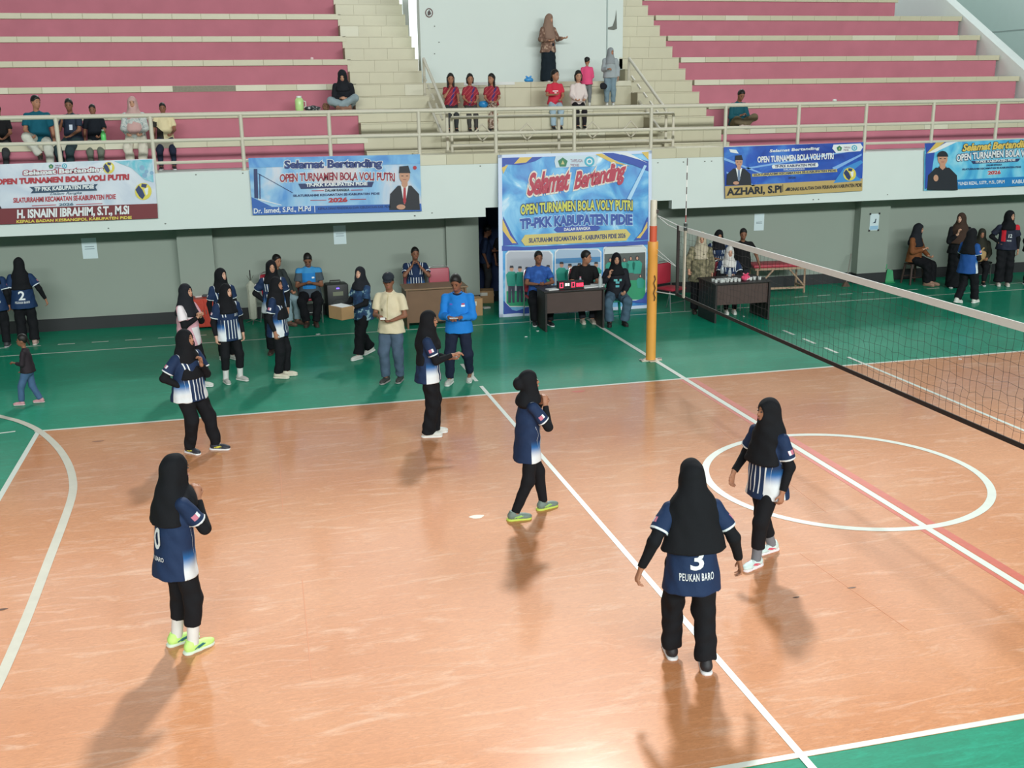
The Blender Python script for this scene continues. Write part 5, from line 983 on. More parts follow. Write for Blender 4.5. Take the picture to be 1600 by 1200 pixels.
# notices on the wall
def notice(label, u, v, y, w, h, lines, m=None, corners=False):
    q = gy(u, v, y); o = thing('wall_notice', label, 'notice', (q[0], y, q[2])); MB().box((-w / 2, -.004, -h / 2), (w / 2, 0, h / 2)).obj('sheet', m or mat('notice_paper', (206, 222, 226), .7), o)
    for i, (zz, ww) in enumerate(lines):
        V, F = text_geo('ATTENTION' if i == 0 else 'PERHATIAN', .01); lo, hi = V.min(0), V.max(0)
        MB().box((-ww / 2, -.0055, zz - .006), (ww / 2, -.004, zz + .006)).obj('print_line', mat('notice_print', (130, 148, 156), .7), o)
    if corners:
        for sx in (-1, 1):
            for sz in (-1, 1): MB().box((sx * w / 2 - .02, -.007, sz * h / 2 - .02), (sx * w / 2 + .02, -.003, sz * h / 2 + .02)).obj('corner_tape', mat('black_tape', (40, 42, 44), .6), o)
        MB().prism([(-.05, -.005, -.02), (.03, -.005, -.02), (.045, -.005, .07), (.02, -.005, .07), (.01, -.005, .01)], (0, -.0015, 0)).obj('printed_mark', mat('mark_navy', (40, 62, 80), .6), o); MB().box((-w * .45, -.0055, -h * .46), (w * .45, -.004, -h * .22)).obj('blue_strip', mat('pale_blue_print', (150, 190, 216), .6), o)
notice('white paper notice on the wall left of the first pillar', 140, 388, YW - .003, .26, .38, [(.03, .16), (-.01, .17)]); notice('white paper notice on the wall under the banner of the net', 531, 367, YW - .003, .24, .36, [(.02, .15), (-.02, .16)]); notice('white paper notice above the couch', 1186, 347, YW - .003, .23, .36, [(.0, .14), (-.03, .14)]); notice('notice with black taped corners on the pillar', 1366, 347, YW - .245, .22, .36, [], None, True)
# things on the grandstand
jz = 3.885; q = gy(468, 170, 17.15); jug = thing('drink_jug', 'pale green drink jug on the bench beside the cross-legged person', 'jug', (q[0], 17.1, jz)); MB().lathe([(.07, 0), (.085, .02), (.085, .20), (.06, .24), (.05, .25)], (0, 0, 0), 16).obj('body', mat('pale_green_plastic', (190, 226, 150), .3), jug, True); MB().lathe([(.052, .25), (.052, .285)], (0, 0, 0), 14).obj('lid', mat('white_plastic', (222, 224, 218), .4), jug); MB().tube([(.08, 0, .06), (.125, 0, .08), (.125, 0, .17), (.08, 0, .19)], .010, 6).obj('handle', MATS['white_plastic'], jug)
bag('shoulder_bag', 'dark patterned bag lying beside the drink jug', (gy(488, 170, 17.1)[0], 17.08, jz), .16, .09, .05, camo_mat('black_white_bag', (34, 36, 40), (60, 62, 66), (190, 190, 190), 20), False, .014); bag('cloth_bag', 'brown bag leaning against the cross-legged person', (gy(509, 165, 17.1)[0], 17.1, jz), .075, .08, .08, camo_mat('brown_bag', (112, 78, 60), (140, 100, 76), (90, 60, 46), 16), False, .014)
bag('plastic_bag', 'bright blue plastic bag on the ledge beside the brown hijab woman', (gy(826, 126, 17.78)[0], 17.78, 4.395), .10, .07, .055, mat('blue_plastic_film', (60, 150, 216), .35, var=.15, scale=20)); bag('plastic_bag', 'blue plastic bag between the girls in maroon', (gy(755, 165, 16.95)[0], 16.95, 3.885), .10, .07, .08, mat('blue_plastic_film2', (40, 130, 190), .35, var=.15, scale=20), False)
bag('shoulder_bag', 'black shoulder bag hanging before the girl in grey', (gy(943, 133, 17.16)[0], 17.17, 4.22), .075, .04, .075, M_BLACK2, False)
bottle('bright green bottle in the hand of the boy in black polo', (gy(161, 208, 15.95)[0], 15.95, 3.42), mat('green_bottle', (96, 206, 110), .35), .20, .045, (216, 224, 214))
lay('crumpled_paper', 'small white crumpled paper on the upper right bench', 'paper', MATS['paper_white'], tuple(A(gy(1304, 158, 17.0)[0], 17.0, 3.886)), .09, .07, .05, .4, .02); lay('paper_scrap', 'pink white scrap on the upper left bench near the stairs', 'paper', mat('pink_scrap', (226, 196, 200), .7), tuple(A(gy(487, 90, 18.55)[0], 18.5, 4.906)), .06, .05, .05, .4, .015)
tag(MB().box((-.55, -.002, -.06), (.55, .0, .0), 0).obj('paper_strip', MATS['paper_white'], loc=tuple(A(gy(765, 133, 17.57)[0], 17.578, 4.40)), rotz=0), 'white paper strip lying over the ledge behind the three girls', 'paper')
for k, (u, v) in enumerate(((491, 508), (497, 523), (1162, 495), (1500, 562), (822, 527), (840, 518), (660, 570))):
    p = gz(u, v); lay('paper_bit', ['torn white tag before the seated man', 'flattened white cup on the thin line', 'white paper bit before the snack table', 'white paper bit inside the far court corner line', 'white scrap beside the scoreboard table leg', 'tiny scrap nearer the scorer shoe', 'tiny white scrap near the man in cap'][k], 'paper', MATS['paper_white'], tuple(p + A(0, 0, .004)), .07 if k < 2 else .045, .05 if k < 2 else .03, .012, k * .7, .003)
# small held papers and phones
def held(name, label, cat, pr, m, sz, off=(0, .03, .0)):
    g = pr['arm']; mid = (g[0][2] + g[0][3] * .09 * pr['s'] + g[1][2] + g[1][3] * .09 * pr['s']) / 2; ro = pr['root']; Rz = np.array(Matrix.Rotation(ro.rotation_euler.z, 3, 'Z')); w_ = Rz @ (mid + A(*off)) + np.array(ro.location)
    lay(name, label, cat, m, tuple(w_), *sz, rz=ro.rotation_euler.z + .2)
held('paper_slip', 'white paper slip in the hands of the man in bright blue', 'paper', pb, MATS['paper_white'], (.12, .07, .006)); held('paper_slip', 'folded white paper in the hands of the man in khaki', 'paper', pc, MATS['paper_white'], (.07, .05, .03))

# ------------------------------------------------------------------ printed banners
PL = (A(0, 14.655, 0), A(0, 1, 0)); b0, b1 = A(0, 14.655, 3.03), A(0, 14.30, 0.02); nn_ = nrm(np.cross(A(1, 0, 0), b1 - b0)); PB = (b0, nn_ if nn_[1] > 0 else -nn_)
SW = 0.0
def pm(n, c): return mat('print_' + n, c, .5)
def banner(label, quad, plane, m, ripple=.006, nu=36, nv=12):
    TL, TR, BR, BL = [A(*q) for q in quad]; v = []; f = []
    for j in range(nv + 1):
        for i in range(nu + 1):
            s, t = i / nu, j / nv; p = (TL * (1 - s) + TR * s) * (1 - t) + (BL * (1 - s) + BR * s) * t; q = gp(*p, plane)
            v.append(q - plane[1] * (ripple * (math.sin(s * 23 + t * 5) * math.cos(t * 7 + s * 3)) - .0))
    for j in range(nv):
        for i in range(nu): a = j * (nu + 1) + i; f.append((a, a + 1, a + nu + 2, a + nu + 1))
    n = len(v); bk = [q + plane[1] * .004 for q in v]; rim = []
    o = MB().add(v + bk, f + [tuple(k + n for k in reversed(q)) for q in f]).obj('banner', m, smooth=True); tag(o, label, 'banner', None); return o
def flat(par, name, pts, m, plane, off): return MB().poly([gp(u, v, plane) - plane[1] * off for u, v in pts]).obj(name, m, par)
def oval(par, name, u, v, ru, rv, m, plane, off, a0=0, a1=6.2832, n=20): return flat(par, name, [(u + ru * math.cos(t), v + rv * math.sin(t)) for t in np.linspace(a0, a1, n, endpoint=a1 < 6.28)], m, plane, off)
def ptxt(par, s, a, b, hp, m, plane, off=.012, bold=.02, shear=0, arch=0, outline=None, ob=.05, space=1.0):
    def put(bd, mm, o_, name):
        V0, _ = text_geo(s, bold + .012, shear, space); V, F = text_geo(s, bd + .012, shear, space); lo, hi = V0.min(0), V0.max(0); pts = []
        for x, y in V:
            X_ = (x - lo[0]) / (hi[0] - lo[0]); Y_ = (y - lo[1]) / (hi[1] - lo[1]); u = a[0] + (b[0] - a[0]) * X_; v = a[1] + (b[1] - a[1]) * X_ - hp * Y_ - arch * (1 - (2 * X_ - 1) ** 2); pts.append(gp(u, v, plane) - plane[1] * o_)
        MB().add(pts, F).obj(name, mm, par)
    if outline: put(bold + ob, outline, off - .002, 'lettering_outline')
    put(bold, m, off, 'lettering')
W_, NV, RD, YL, SKN, BLK = pm('white', (226, 232, 236)), pm('navy', (40, 56, 104)), pm('red', (176, 48, 60)), pm('yellow', (222, 206, 84)), pm('skin', (196, 146, 120)), pm('black', (30, 34, 44))
def logo(par, u, v, r, plane, off=.013):
    flat(par, 'emblem', [(u + r * math.sin(t), v - r * math.cos(t)) for t in np.linspace(0, 6.283, 6)[:-1]], pm('emblem_green', (44, 120, 84)), plane, off); flat(par, 'emblem_mark', [(u - r * .35, v + r * .35), (u, v - r * .45), (u + r * .35, v + r * .35)], pm('emblem_gold', (196, 190, 130)), plane, off + .002)
    oval(par, 'emblem', u + r * 5.2, v - r * .2, r, r, pm('emblem_teal', (70, 170, 196)), plane, off); oval(par, 'emblem_mark', u + r * 5.2, v - r * .2, r * .6, r * .6, W_, plane, off + .002); oval(par, 'emblem_mark', u + r * 5.2, v - r * .2, r * .35, r * .35, pm('emblem_teal', (70, 170, 196)), plane, off + .004)
    ptxt(par, 'TAPEUGA', (u + r * 1.5, v - r * .05), (u + r * 3.9, v - r * .05), r * .6, pm('dim_text', (150, 132, 150)), plane, off); ptxt(par, 'PIDIE', (u + r * 1.5, v + r * .8), (u + r * 3.2, v + r * .8), r * .55, pm('dim_text', (150, 132, 150)), plane, off)
def ball(par, u, v, r, plane, off=.014):
    oval(par, 'printed_ball', u, v, r, r * 1.02, YL, plane, off, n=28)
    flat(par, 'ball_panel', [(u - r * .95, v - r * .2), (u - r * .55, v - r * .75), (u - r * .1, v - r * .2), (u + r * .2, v + r * .5), (u - r * .1, v + r * .95), (u - r * .5, v + r * .6)], NV, plane, off + .002); flat(par, 'ball_panel', [(u - r * .2, v - r * .95), (u + r * .45, v - r * .85), (u + r * .3, v - r * .4), (u - r * .25, v - r * .55)], NV, plane, off + .002)
    flat(par, 'ball_panel', [(u + r * .1, v - r * .3), (u + r * .6, v - r * .5), (u + r * .55, v + r * .3), (u + r * .35, v + r * .5)], W_, plane, off + .002)
def portrait(par, u, vt, vb, w, suit, plane, tie=None, cap=True, off=.014, fist=False):
    h = vb - vt; hr_ = h * .17; hv = vt + hr_ * 1.25
    flat(par, 'portrait_suit', [(u - w * .5, vb), (u - w * .47, hv + h * .42), (u - w * .22, hv + hr_ * 1.35), (u + w * .22, hv + hr_ * 1.35), (u + w * .47, hv + h * .42), (u + w * .5, vb)], suit, plane, off)
    flat(par, 'portrait_collar', [(u - w * .13, hv + hr_ * 1.2), (u + w * .13, hv + hr_ * 1.2), (u + w * .02, vb - h * .14), (u - w * .02, vb - h * .14)], W_ if tie else suit, plane, off + .002)
    if tie: flat(par, 'portrait_tie', [(u - w * .035, hv + hr_ * 1.4), (u + w * .035, hv + hr_ * 1.4), (u + w * .05, vb - h * .2), (u, vb - h * .12), (u - w * .05, vb - h * .2)], tie, plane, off + .004)
    flat(par, 'portrait_neck', [(u - hr_ * .4, hv + hr_ * .6), (u + hr_ * .4, hv + hr_ * .6), (u + hr_ * .4, hv + hr_ * 1.35), (u, hv + hr_ * 1.7), (u - hr_ * .4, hv + hr_ * 1.35)], SKN, plane, off + .005); oval(par, 'portrait_face', u, hv, hr_ * .72, hr_, SKN, plane, off + .006)
    if cap: flat(par, 'portrait_cap', [(u - hr_ * .78, hv - hr_ * .35), (u - hr_ * .7, vt), (u + hr_ * .5, vt - h * .02), (u + hr_ * .8, hv - hr_ * .35)], BLK, plane, off + .008)
    else: flat(par, 'portrait_hair', [(u + hr_ * .8 * math.cos(t), hv - hr_ * .25 - hr_ * .85 * math.sin(t)) for t in np.linspace(0, math.pi, 12)], BLK, plane, off + .008)
    for s in (-1, 1): flat(par, 'portrait_eye', [(u + s * hr_ * .32 - hr_ * .15, hv - hr_ * .02), (u + s * hr_ * .32 + hr_ * .15, hv - hr_ * .02), (u + s * hr_ * .32 + hr_ * .15, hv + hr_ * .08), (u + s * hr_ * .32 - hr_ * .15, hv + hr_ * .08)], BLK, plane, off + .008)
    flat(par, 'portrait_mouth', [(u - hr_ * .25, hv + hr_ * .48), (u + hr_ * .25, hv + hr_ * .48), (u + hr_ * .2, hv + hr_ * .56), (u - hr_ * .2, hv + hr_ * .56)], pm('lip', (150, 80, 76)), plane, off + .008)
    if fist: oval(par, 'portrait_hand', u - w * .22, vb - h * .30, hr_ * .36, hr_ * .48, SKN, plane, off + .008)
    elif tie: oval(par, 'portrait_hand', u - w * .12, vb - h * .07, hr_ * .6, hr_ * .34, SKN, plane, off + .008)
def grad(name, stops, scale=2.0, dist=2.0):
    m = bpy.data.materials.new(name); m.use_nodes = True; nt = m.node_tree; b = nt.nodes['Principled BSDF']; b.inputs['Roughness'].default_value = .38
    tc = nt.nodes.new('ShaderNodeTexCoord'); no = nt.nodes.new('ShaderNodeTexNoise'); no.inputs['Scale'].default_value = scale; no.inputs['Detail'].default_value = 4; no.inputs['Distortion'].default_value = dist; nt.links.new(tc.outputs['Object'], no.inputs['Vector'])
    r = nt.nodes.new('ShaderNodeValToRGB'); e = r.color_ramp.elements; e[0].position, e[0].color = stops[0][0], lin(stops[0][1]); e[1].position, e[1].color = stops[-1][0], lin(stops[-1][1])
    for p_, c in stops[1:-1]: q = e.new(p_); q.color = lin(c)
    nt.links.new(no.outputs['Fac'], r.inputs['Fac']); nt.links.new(r.outputs['Color'], b.inputs['Base Color']); return m
# banner with maroon strip
o = banner('white banner with a maroon strip reading H. ISNAINI IBRAHIM', ((-34, 258), (240, 248), (247, 341), (-32, 352)), PL, grad('white_banner_print', [(.3, (196, 206, 222)), (.6, (218, 224, 234)), (.75, (176, 196, 216))], .9))
flat(o, 'maroon_strip', [(-32, 327), (246, 318), (247, 341), (-31, 352)], pm('maroon', (116, 38, 46)), PL, .009); flat(o, 'cyan_wash', [(178, 252), (238, 249), (240, 285), (225, 280), (205, 262)], grad('cyan_wash_print', [(.35, (96, 186, 206)), (.7, (186, 212, 226))], 4), PL, .009)
for u, v, r in ((222, 262, 4), (229, 268, 3), (226, 274, 4), (237, 270, 3)): oval(o, 'printed_dot', u, v, r, r, pm('dot_blue', (130, 170, 200)), PL, .011)
flat(o, 'navy_corner', [(-33, 300), (-2, 318), (3, 326), (-32, 330)], BLK, PL, .010); logo(o, 80, 260, 4, PL)
ptxt(o, 'Selamat Bertanding', (37, 276), (163, 270), 9.5, W_, PL, .014, .03, 0, 0, pm('rose', (166, 60, 80)), .10); ptxt(o, 'OPEN TURNAMEN BOLA VOLI PUTRI', (-6, 289), (202, 281), 9.5, RD, PL, .014, .05)
flat(o, 'ribbon', [(46, 292), (153, 287.5), (149, 292), (152, 297.5), (48, 302), (52, 297)], pm('ribbon_navy', (42, 70, 96)), PL, .011); ptxt(o, 'TP PKK KABUPATEN PIDIE', (54, 299), (147, 294.5), 6.5, W_, PL, .014, .03)
ptxt(o, 'Dalam Rangka', (78, 306), (128, 304), 5, pm('slate', (80, 110, 130)), PL, .014, 0, .4); ptxt(o, 'SILATURRAHMI KECAMATAN SE-KABUPATEN PIDIE', (21, 317), (181, 311), 8, RD, PL, .014, .02)
ptxt(o, '2026', (92, 322), (115, 321), 4.5, pm('slate', (80, 110, 130)), PL, .014, .03); flat(o, 'rule', [(50, 321), (88, 319.5), (88, 320.5), (50, 322)], RD, PL, .012); flat(o, 'rule', [(119, 319), (160, 317.5), (160, 318.5), (119, 320)], RD, PL, .012)
ptxt(o, 'H. ISNAINI IBRAHIM, S.T., M.Si', (27, 344), (202, 337), 16.5, W_, PL, .014, .03); ptxt(o, 'KEPALA BADAN KESBANGPOL KABUPATEN PIDIE', (26, 348.5), (206, 342), 4.6, YL, PL, .014, .02)
ball(o, 224, 299, 13, PL); ball(o, 170, 262, 9, PL)
# banner with net and man in suit
o = banner('blue banner with a net picture and a man in black suit', ((388, 247), (656, 241), (659, 330), (395, 336)), PL, grad('sky_pink_print', [(.25, (70, 140, 210)), (.45, (150, 196, 230)), (.6, (206, 212, 224)), (.75, (226, 190, 180))], 1.1, 1.0))
flat(o, 'top_wash', [(388, 247), (656, 241), (656.5, 256), (389, 262)], grad('top_blue_print', [(.3, (64, 128, 204)), (.65, (120, 180, 226))], 1.5), PL, .008); flat(o, 'blue_strip', [(394, 324), (658, 318), (659, 330), (395, 336)], pm('strip_blue', (44, 98, 178)), PL, .009); flat(o, 'blue_strip', [(393, 308), (425, 323), (394, 324)], pm('strip_blue', (44, 98, 178)), PL, .009)
flat(o, 'net_post_print', [(396.5, 264), (402, 264), (403.5, 310), (397.5, 309)], NV, PL, .010); flat(o, 'net_line_print', [(402, 271), (404, 271), (458, 301), (456, 301)], NV, PL, .010); flat(o, 'net_line_print', [(405, 272), (406.5, 272), (407, 311), (405.5, 311)], NV, PL, .010); flat(o, 'net_line_print', [(403, 310), (440, 320), (440, 321), (403, 312)], W_, PL, .010)
ptxt(o, 'Selamat Bertanding', (444, 267.5), (597, 265), 17, pm('deep_blue', (40, 60, 120)), PL, .014, .035, 0, 0, W_, .05); ptxt(o, 'OPEN TURNAMEN BOLA VOLI PUTRI', (437, 285), (617, 283), 13, pm('brick_red', (150, 44, 66)), PL, .014, .02, 0, 2, W_, .06)
flat(o, 'ribbon', [(466, 287), (584, 284), (581, 292), (470, 295)], NV, PL, .011); ptxt(o, 'TP-PKK KABUPATEN PIDIE', (478, 292), (574, 289.5), 5.5, W_, PL, .014, .03); ptxt(o, 'DALAM RANGKA', (508, 299.5), (546, 298.5), 4, BLK, PL, .014, .02); ptxt(o, 'SILATURRAHMI KECAMATAN SE-KABUPATEN PIDIE', (458, 307.5), (593, 304), 3.6, NV, PL, .014, .02); ptxt(o, '2026', (513, 316.5), (543, 315.5), 7.5, RD, PL, .014, .04)
for a, b, v in ((487, 506, 298), (548, 567, 297), (485, 510, 313), (547, 572, 311.5)): flat(o, 'rule', [(a, v - .5), (b, v - .9), (b, v + .1), (a, v + .5)], RD, PL, .012)
ptxt(o, 'Dr. Ismed, S.Pd., M.Pd', (396.5, 335), (485.5, 331), 9.5, W_, PL, .014, .01); flat(o, 'rule', [(491, 321), (492, 321), (492.5, 332), (491.5, 332)], W_, PL, .012); ptxt(o, 'KEPALA DINAS PENDIDIKAN DAN KEBUDAYAAN KAB. PIDIE', (497, 328), (610, 324.5), 4, pm('dim_navy', (30, 60, 120)), PL, .014, .02)
portrait(o, 632, 260, 328, 48, BLK, PL, RD); oval(o, 'red_flower', 648, 262, 3, 3, RD, PL, .012)
# large banner
o = banner('tall sky blue tournament banner reaching from balcony to floor', ((778, 242), (1018, 235), (1018, 482), (780, 497)), PB, grad('sky_cloud_print', [(.28, (28, 110, 190)), (.48, (70, 160, 218)), (.64, (130, 196, 232)), (.78, (222, 236, 244))], 1.7, 1.5), .008, 30, 40)
M_BD = pm('border_pale', (206, 218, 240))
for q in ([(778, 242), (1018, 235), (1018, 240), (778, 247)], [(778, 242), (784, 242), (786, 497), (780, 497)], [(1013, 236), (1018, 235), (1018, 482), (1013, 482)], [(780, 491), (1018, 476), (1018, 482), (780, 497)]): flat(o, 'border', q, M_BD, PB, .010)
BL1, GD = pm('swoosh_blue', (42, 76, 168)), pm('swoosh_gold', (214, 184, 96))
for q, m in (([(784, 247), (800, 246), (852, 243), (836, 252), (812, 258), (790, 257), (784, 268)], BL1), ([(812, 246), (832, 245), (822, 254), (803, 256)], GD), ([(784, 262), (794, 257), (786, 272)], GD), ([(940, 239), (958, 239), (1013, 252), (1013, 268), (990, 258), (960, 250)], BL1), ([(930, 241), (940, 240), (965, 253), (985, 260), (955, 254)], GD), ([(960, 238), (980, 238), (1012, 255), (1000, 250)], W_), ([(1002, 238), (1013, 237), (1013, 250)], GD), ([(786, 338), (800, 366), (810, 382), (786, 384)], BL1), ([(785, 342), (797, 368), (807, 380), (800, 380), (785, 360)], GD), ([(1012, 338), (1002, 362), (990, 376), (1012, 374)], BL1), ([(1011, 346), (1003, 362), (994, 372), (1000, 372), (1011, 356)], GD), ([(784, 384), (820, 386), (900, 382), (1013, 376), (1013, 382), (900, 388), (784, 392)], BL1), ([(787, 470), (800, 484), (815, 488), (787, 491)], BL1), ([(800, 488), (830, 478), (850, 487), (820, 490)], BL1), ([(1012, 450), (1004, 466), (985, 472), (1012, 474)], BL1)): SW += .0007; flat(o, 'swoosh', q, m, PB, .0085 + SW)
flat(o, 'light_ray', [(1006, 258), (1010, 259), (985, 312), (979, 311)], pm('ray', (170, 210, 240)), PB, .021)
flat(o, 'logo_plate', [(868, 244), (930, 242), (934, 250), (930, 260), (868, 262), (866, 252)], pm('plate_pale', (196, 214, 226)), PB, .012); logo(o, 879, 254, 8, PB, .014)
for ln, a, b, h_ in (('Selamat', (823, 307), (891, 297), 36), ('Bertanding', (896, 305), (978, 287), 36)): ptxt(o, ln, a, b, h_, pm('script_red', (178, 52, 76)), PB, .018, .03, .35, 0, pm('script_pale', (226, 218, 206)), .06, .92)
ptxt(o, 'OPEN TURNAMEN BOLA VOLY PUTRI', (813, 336), (988, 329), 16, pm('lime_yellow', (206, 206, 84)), PB, .018, .02, 0, 3, NV, .07); ptxt(o, 'TP-PKK KABUPATEN PIDIE', (812, 359), (988, 352), 17, pm('royal', (40, 76, 160)), PB, .018, .04, 0, 3, pm('halo_pale', (170, 206, 236)), .05)
flat(o, 'pill', [(870, 354), (932, 351), (938, 356), (932, 361), (870, 363), (865, 359)], BL1, PB, .014); ptxt(o, 'DALAM RANGKA', (881, 361), (922, 359), 5, W_, PB, .018, .02); flat(o, 'pill', [(820, 367), (978, 358), (985, 366), (978, 376), (820, 384), (814, 376)], pm('pill_gold', (206, 190, 110)), PB, .014); ptxt(o, 'SILATURAHMI KECAMATAN SE - KABUPATEN PIDIE 2026', (826, 379.5), (977, 371.5), 7.5, NV, PB, .018, .02)
TEAL, GRN, TRS = pm('teal_shirt', (22, 150, 130)), pm('green_floor_print', (20, 150, 104)), pm('trouser_print', (44, 54, 74))
def photo(q, rows, wallc, fl, legs):
    u0, v0, u1, v1 = q; r = 5; c = [(u0 + r, v0), (u1 - r, v0), (u1, v0 + r), (u1, v1 - r), (u1 - r, v1), (u0 + r, v1), (u0, v1 - r), (u0, v0 + r)]
    flat(o, 'photo_frame', [(a + (1.5 if a > (u0 + u1) / 2 else -1.5), b + (1.5 if b > (v0 + v1) / 2 else -1.5)) for a, b in c], W_, PB, .012); flat(o, 'photo_wall', c, wallc, PB, .014)
    flat(o, 'photo_floor', [(u0, v0 + fl), (u1, v0 + fl - 3), (u1, v1 - r), (u1 - r, v1), (u0 + r, v1), (u0, v1 - r)], GRN, PB, .016)
    for (u, vh, h, hj) in rows:
        if legs: flat(o, 'photo_legs', [(u - h * .09, vh + h * .5), (u + h * .09, vh + h * .5), (u + h * .08, vh + h), (u + h * .02, vh + h), (u, vh + h * .6), (u - h * .02, vh + h), (u - h * .09, vh + h)], TRS, PB, .018)
        flat(o, 'photo_shirt', [(u - h * .08, vh + h * .16), (u + h * .08, vh + h * .16), (u + h * .15, vh + h * .24), (u + h * .13, vh + h * .42), (u + h * .10, vh + h * .55), (u - h * .10, vh + h * .55), (u - h * .13, vh + h * .42), (u - h * .15, vh + h * .24)], TEAL, PB, .020); oval(o, 'photo_head', u, vh + h * .08, h * .055, h * .075, SKN if not hj else BLK, PB, .022, n=10)
        if hj: oval(o, 'photo_head', u, vh + h * .085, h * .032, h * .05, SKN, PB, .024, n=10)
        else: flat(o, 'photo_head', [(u - h * .055, vh + h * .06), (u - h * .04, vh), (u + h * .04, vh), (u + h * .055, vh + h * .06)], BLK, PB, .024)
photo((791, 393, 862, 478), [(799, 415, 58, 0), (812, 416, 56, 0), (823, 417, 54, 0), (833, 416, 54, 0), (845, 415, 54, 0), (856, 414, 54, 0)], pm('photo_grey', (176, 180, 190)), 62, True)
photo((868, 390, 938, 476), [(877, 409, 58, 0), (890, 412, 56, 0), (905, 411, 56, 0), (919, 412, 56, 0), (931, 409, 56, 0)], pm('photo_blue_grey', (160, 184, 206)), 60, True); flat(o, 'photo_sea', [(868, 404), (938, 401), (938, 409), (868, 412)], pm('photo_sea', (64, 130, 180)), PB, .0155)
photo((944, 384, 1008, 468), [(953, 402, 50, 1), (964, 403, 48, 1), (975, 402, 48, 1), (985, 400, 48, 1), (995, 399, 52, 1), (950, 428, 40, 1), (1000, 428, 40, 1)], pm('photo_dark', (76, 84, 80)), 56, False); flat(o, 'photo_white_beam', [(945, 386), (1007, 384.5), (1008, 394), (944, 397)], pm('photo_beam', (206, 214, 214)), PB, .0155)
# deep blue banner with gold strip
o = banner('deep blue banner with a gold strip reading AZHARI', ((1131, 230), (1349, 222), (1347, 298), (1133, 310)), PL, grad('deep_blue_print', [(.3, (30, 60, 150)), (.55, (44, 92, 190)), (.75, (80, 150, 220))], 1.3, 1.2))
flat(o, 'gold_strip', [(1132.5, 291), (1347.5, 279), (1347, 298), (1133, 310)], pm('gold', (190, 164, 104)), PL, .009)
for q in ([(1131, 246), (1200, 274), (1200, 276), (1131, 250)], [(1165, 262), (1346, 232), (1346, 234), (1165, 265)], [(1180, 290), (1135, 268), (1135, 271), (1176, 291)], [(1300, 262), (1346, 240), (1346, 243), (1304, 266)]): flat(o, 'light_streak', q, pm('streak', (130, 176, 232)), PL, .009)
flat(o, 'flood_light', [(1139, 233), (1150, 234), (1154, 240), (1141, 238)], W_, PL, .010); flat(o, 'logo_plate', [(1302, 226), (1344, 224), (1348, 230), (1344, 236), (1306, 239), (1300, 232)], W_, PL, .010); logo(o, 1311, 232, 4.5, PL)
ptxt(o, 'Selamat Bertanding', (1202, 239.5), (1280, 235), 6, W_, PL, .014, .02, .1); ptxt(o, 'OPEN TURNAMEN BOLA VOLI PUTRI', (1183, 254.5), (1302, 248.5), 10, W_, PL, .014, .03); flat(o, 'pill', [(1207, 257.5), (1277, 254), (1278.5, 258), (1277, 261), (1207, 263.5), (1205.5, 260)], W_, PL, .010); ptxt(o, 'TP-PKK KABUPATEN PIDIE', (1210, 262.3), (1274, 259.3), 4.2, NV, PL, .014, .02); ptxt(o, 'DALAM RANGKA', (1224, 266.5), (1257, 265), 2.6, W_, PL, .014, 0); flat(o, 'pill', [(1175, 271.5), (1307, 264), (1308, 268.5), (1175, 276)], pm('pill_gold', (206, 190, 110)), PL, .010); ptxt(o, 'SILATURRAHMI KECAMATAN SE-KABUPATEN PIDIE', (1177, 275), (1306, 267.8), 3.4, NV, PL, .014, .02); ptxt(o, '2026', (1231, 279.5), (1243, 279), 3.6, NV, PL, .014, .02)
ptxt(o, 'AZHARI, S.Pi', (1135, 308), (1221, 303), 14, BLK, PL, .014, .03); flat(o, 'fish_mark', [(1226, 298), (1230, 293), (1234, 293), (1234, 298)], BLK, PL, .012); flat(o, 'rule', [(1222, 288), (1223, 288), (1223, 300), (1222, 300)], BLK, PL, .012); ptxt(o, 'DINAS KELAUTAN DAN PERIKANAN KABUPATEN PIDIE', (1235, 298.5), (1346, 291.5), 5.5, BLK, PL, .014, .02)
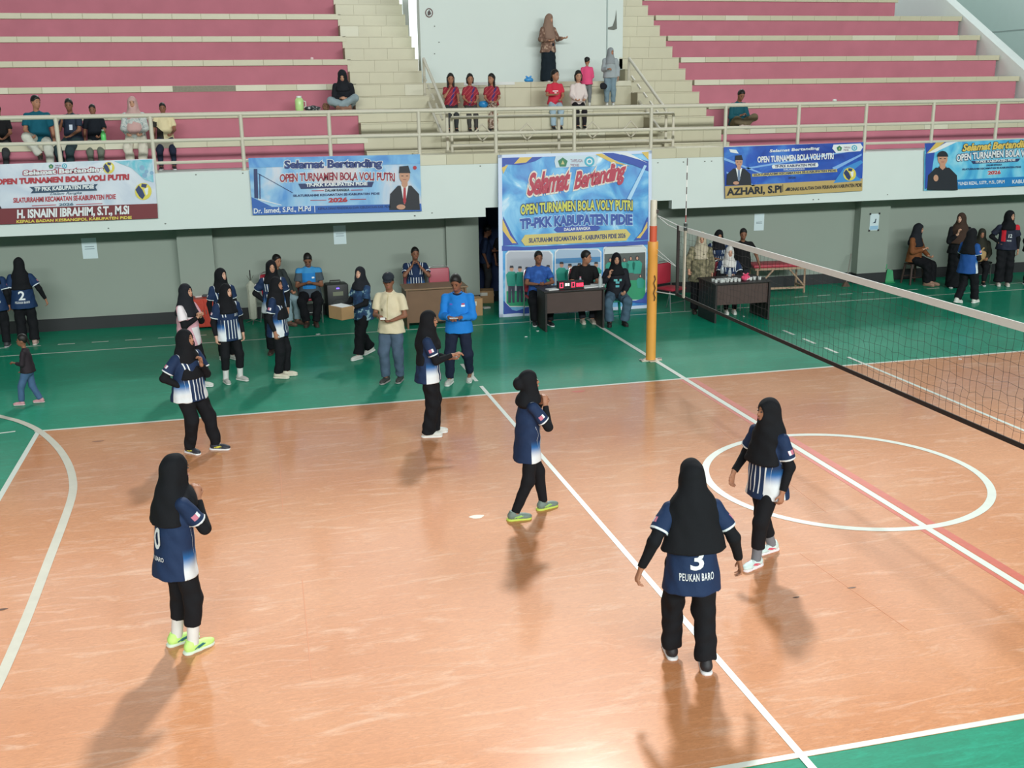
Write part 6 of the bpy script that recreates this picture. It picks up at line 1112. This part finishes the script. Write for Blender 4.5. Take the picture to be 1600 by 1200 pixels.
portrait(o, 1154, 243, 289, 39, BLK, PL, pm('tie_grey', (120, 140, 170))); flat(o, 'wave', [(1302, 286), (1318, 262), (1345, 250), (1348, 254), (1330, 268), (1346, 282)], pm('wave_blue', (60, 140, 210)), PL, .010); ball(o, 1327, 272, 10, PL)
SW = 0.0
# cyan banner with man in black shirt
o = banner('bright cyan banner with a man in black shirt and raised fist', ((1445, 224), (1672, 214), (1672, 287), (1444, 298)), PL, grad('cyan_print', [(.3, (40, 140, 206)), (.5, (96, 190, 226)), (.7, (150, 214, 234))], 1.6, 1.2))
for q, m in (([(1445, 224), (1495, 221), (1468, 232), (1447, 242)], BL1), ([(1462, 223), (1476, 222), (1460, 234), (1447, 240)], GD), ([(1478, 222.5), (1496, 221), (1450, 243), (1448, 240)], W_), ([(1446, 240), (1460, 238), (1452, 290), (1445, 296)], BL1), ([(1494, 281), (1672, 272.5), (1672, 287), (1493, 295)], pm('strip_cyan', (24, 124, 190)))): SW += .0007; flat(o, 'swoosh', q, m, PL, .0085 + SW)
ptxt(o, 'Selamat Bertanding', (1503, 240), (1612, 233), 15, pm('gold_script', (222, 190, 96)), PL, .014, .03, .3, 0, BLK, .05); ptxt(o, 'OPEN TURNAMEN BOLA VOLI PUTRI', (1494, 252.5), (1640, 245), 11, W_, PL, .014, .02, 0, 3, NV, .06); flat(o, 'ribbon', [(1517, 251.5), (1594, 247.5), (1590, 252.5), (1520, 256)], NV, PL, .010); ptxt(o, 'TP-PKK KABUPATEN PIDIE', (1523, 255), (1586, 251.7), 3.8, W_, PL, .014, .02); ptxt(o, 'DALAM RANGKA', (1541, 259.5), (1565, 258.5), 2.8, NV, PL, .014, .02); ptxt(o, 'SILATURRAHMI KECAMATAN SE-KABUPATEN PIDIE', (1503, 266), (1595, 262), 2.8, NV, PL, .014, .02); ptxt(o, '2026', (1543, 273), (1563, 272), 6, RD, PL, .014, .03, 0, 0, W_, .05)
ptxt(o, 'YUNDI RIZAL, S.STP., M.Si., DPLM', (1496, 290.5), (1569, 287), 6, W_, PL, .014, .01); ptxt(o, 'KABUPATEN PIDIE', (1581, 287), (1640, 284), 6, W_, PL, .014, .01); portrait(o, 1472, 234, 297, 48, BLK, PL, None, False, fist=True)
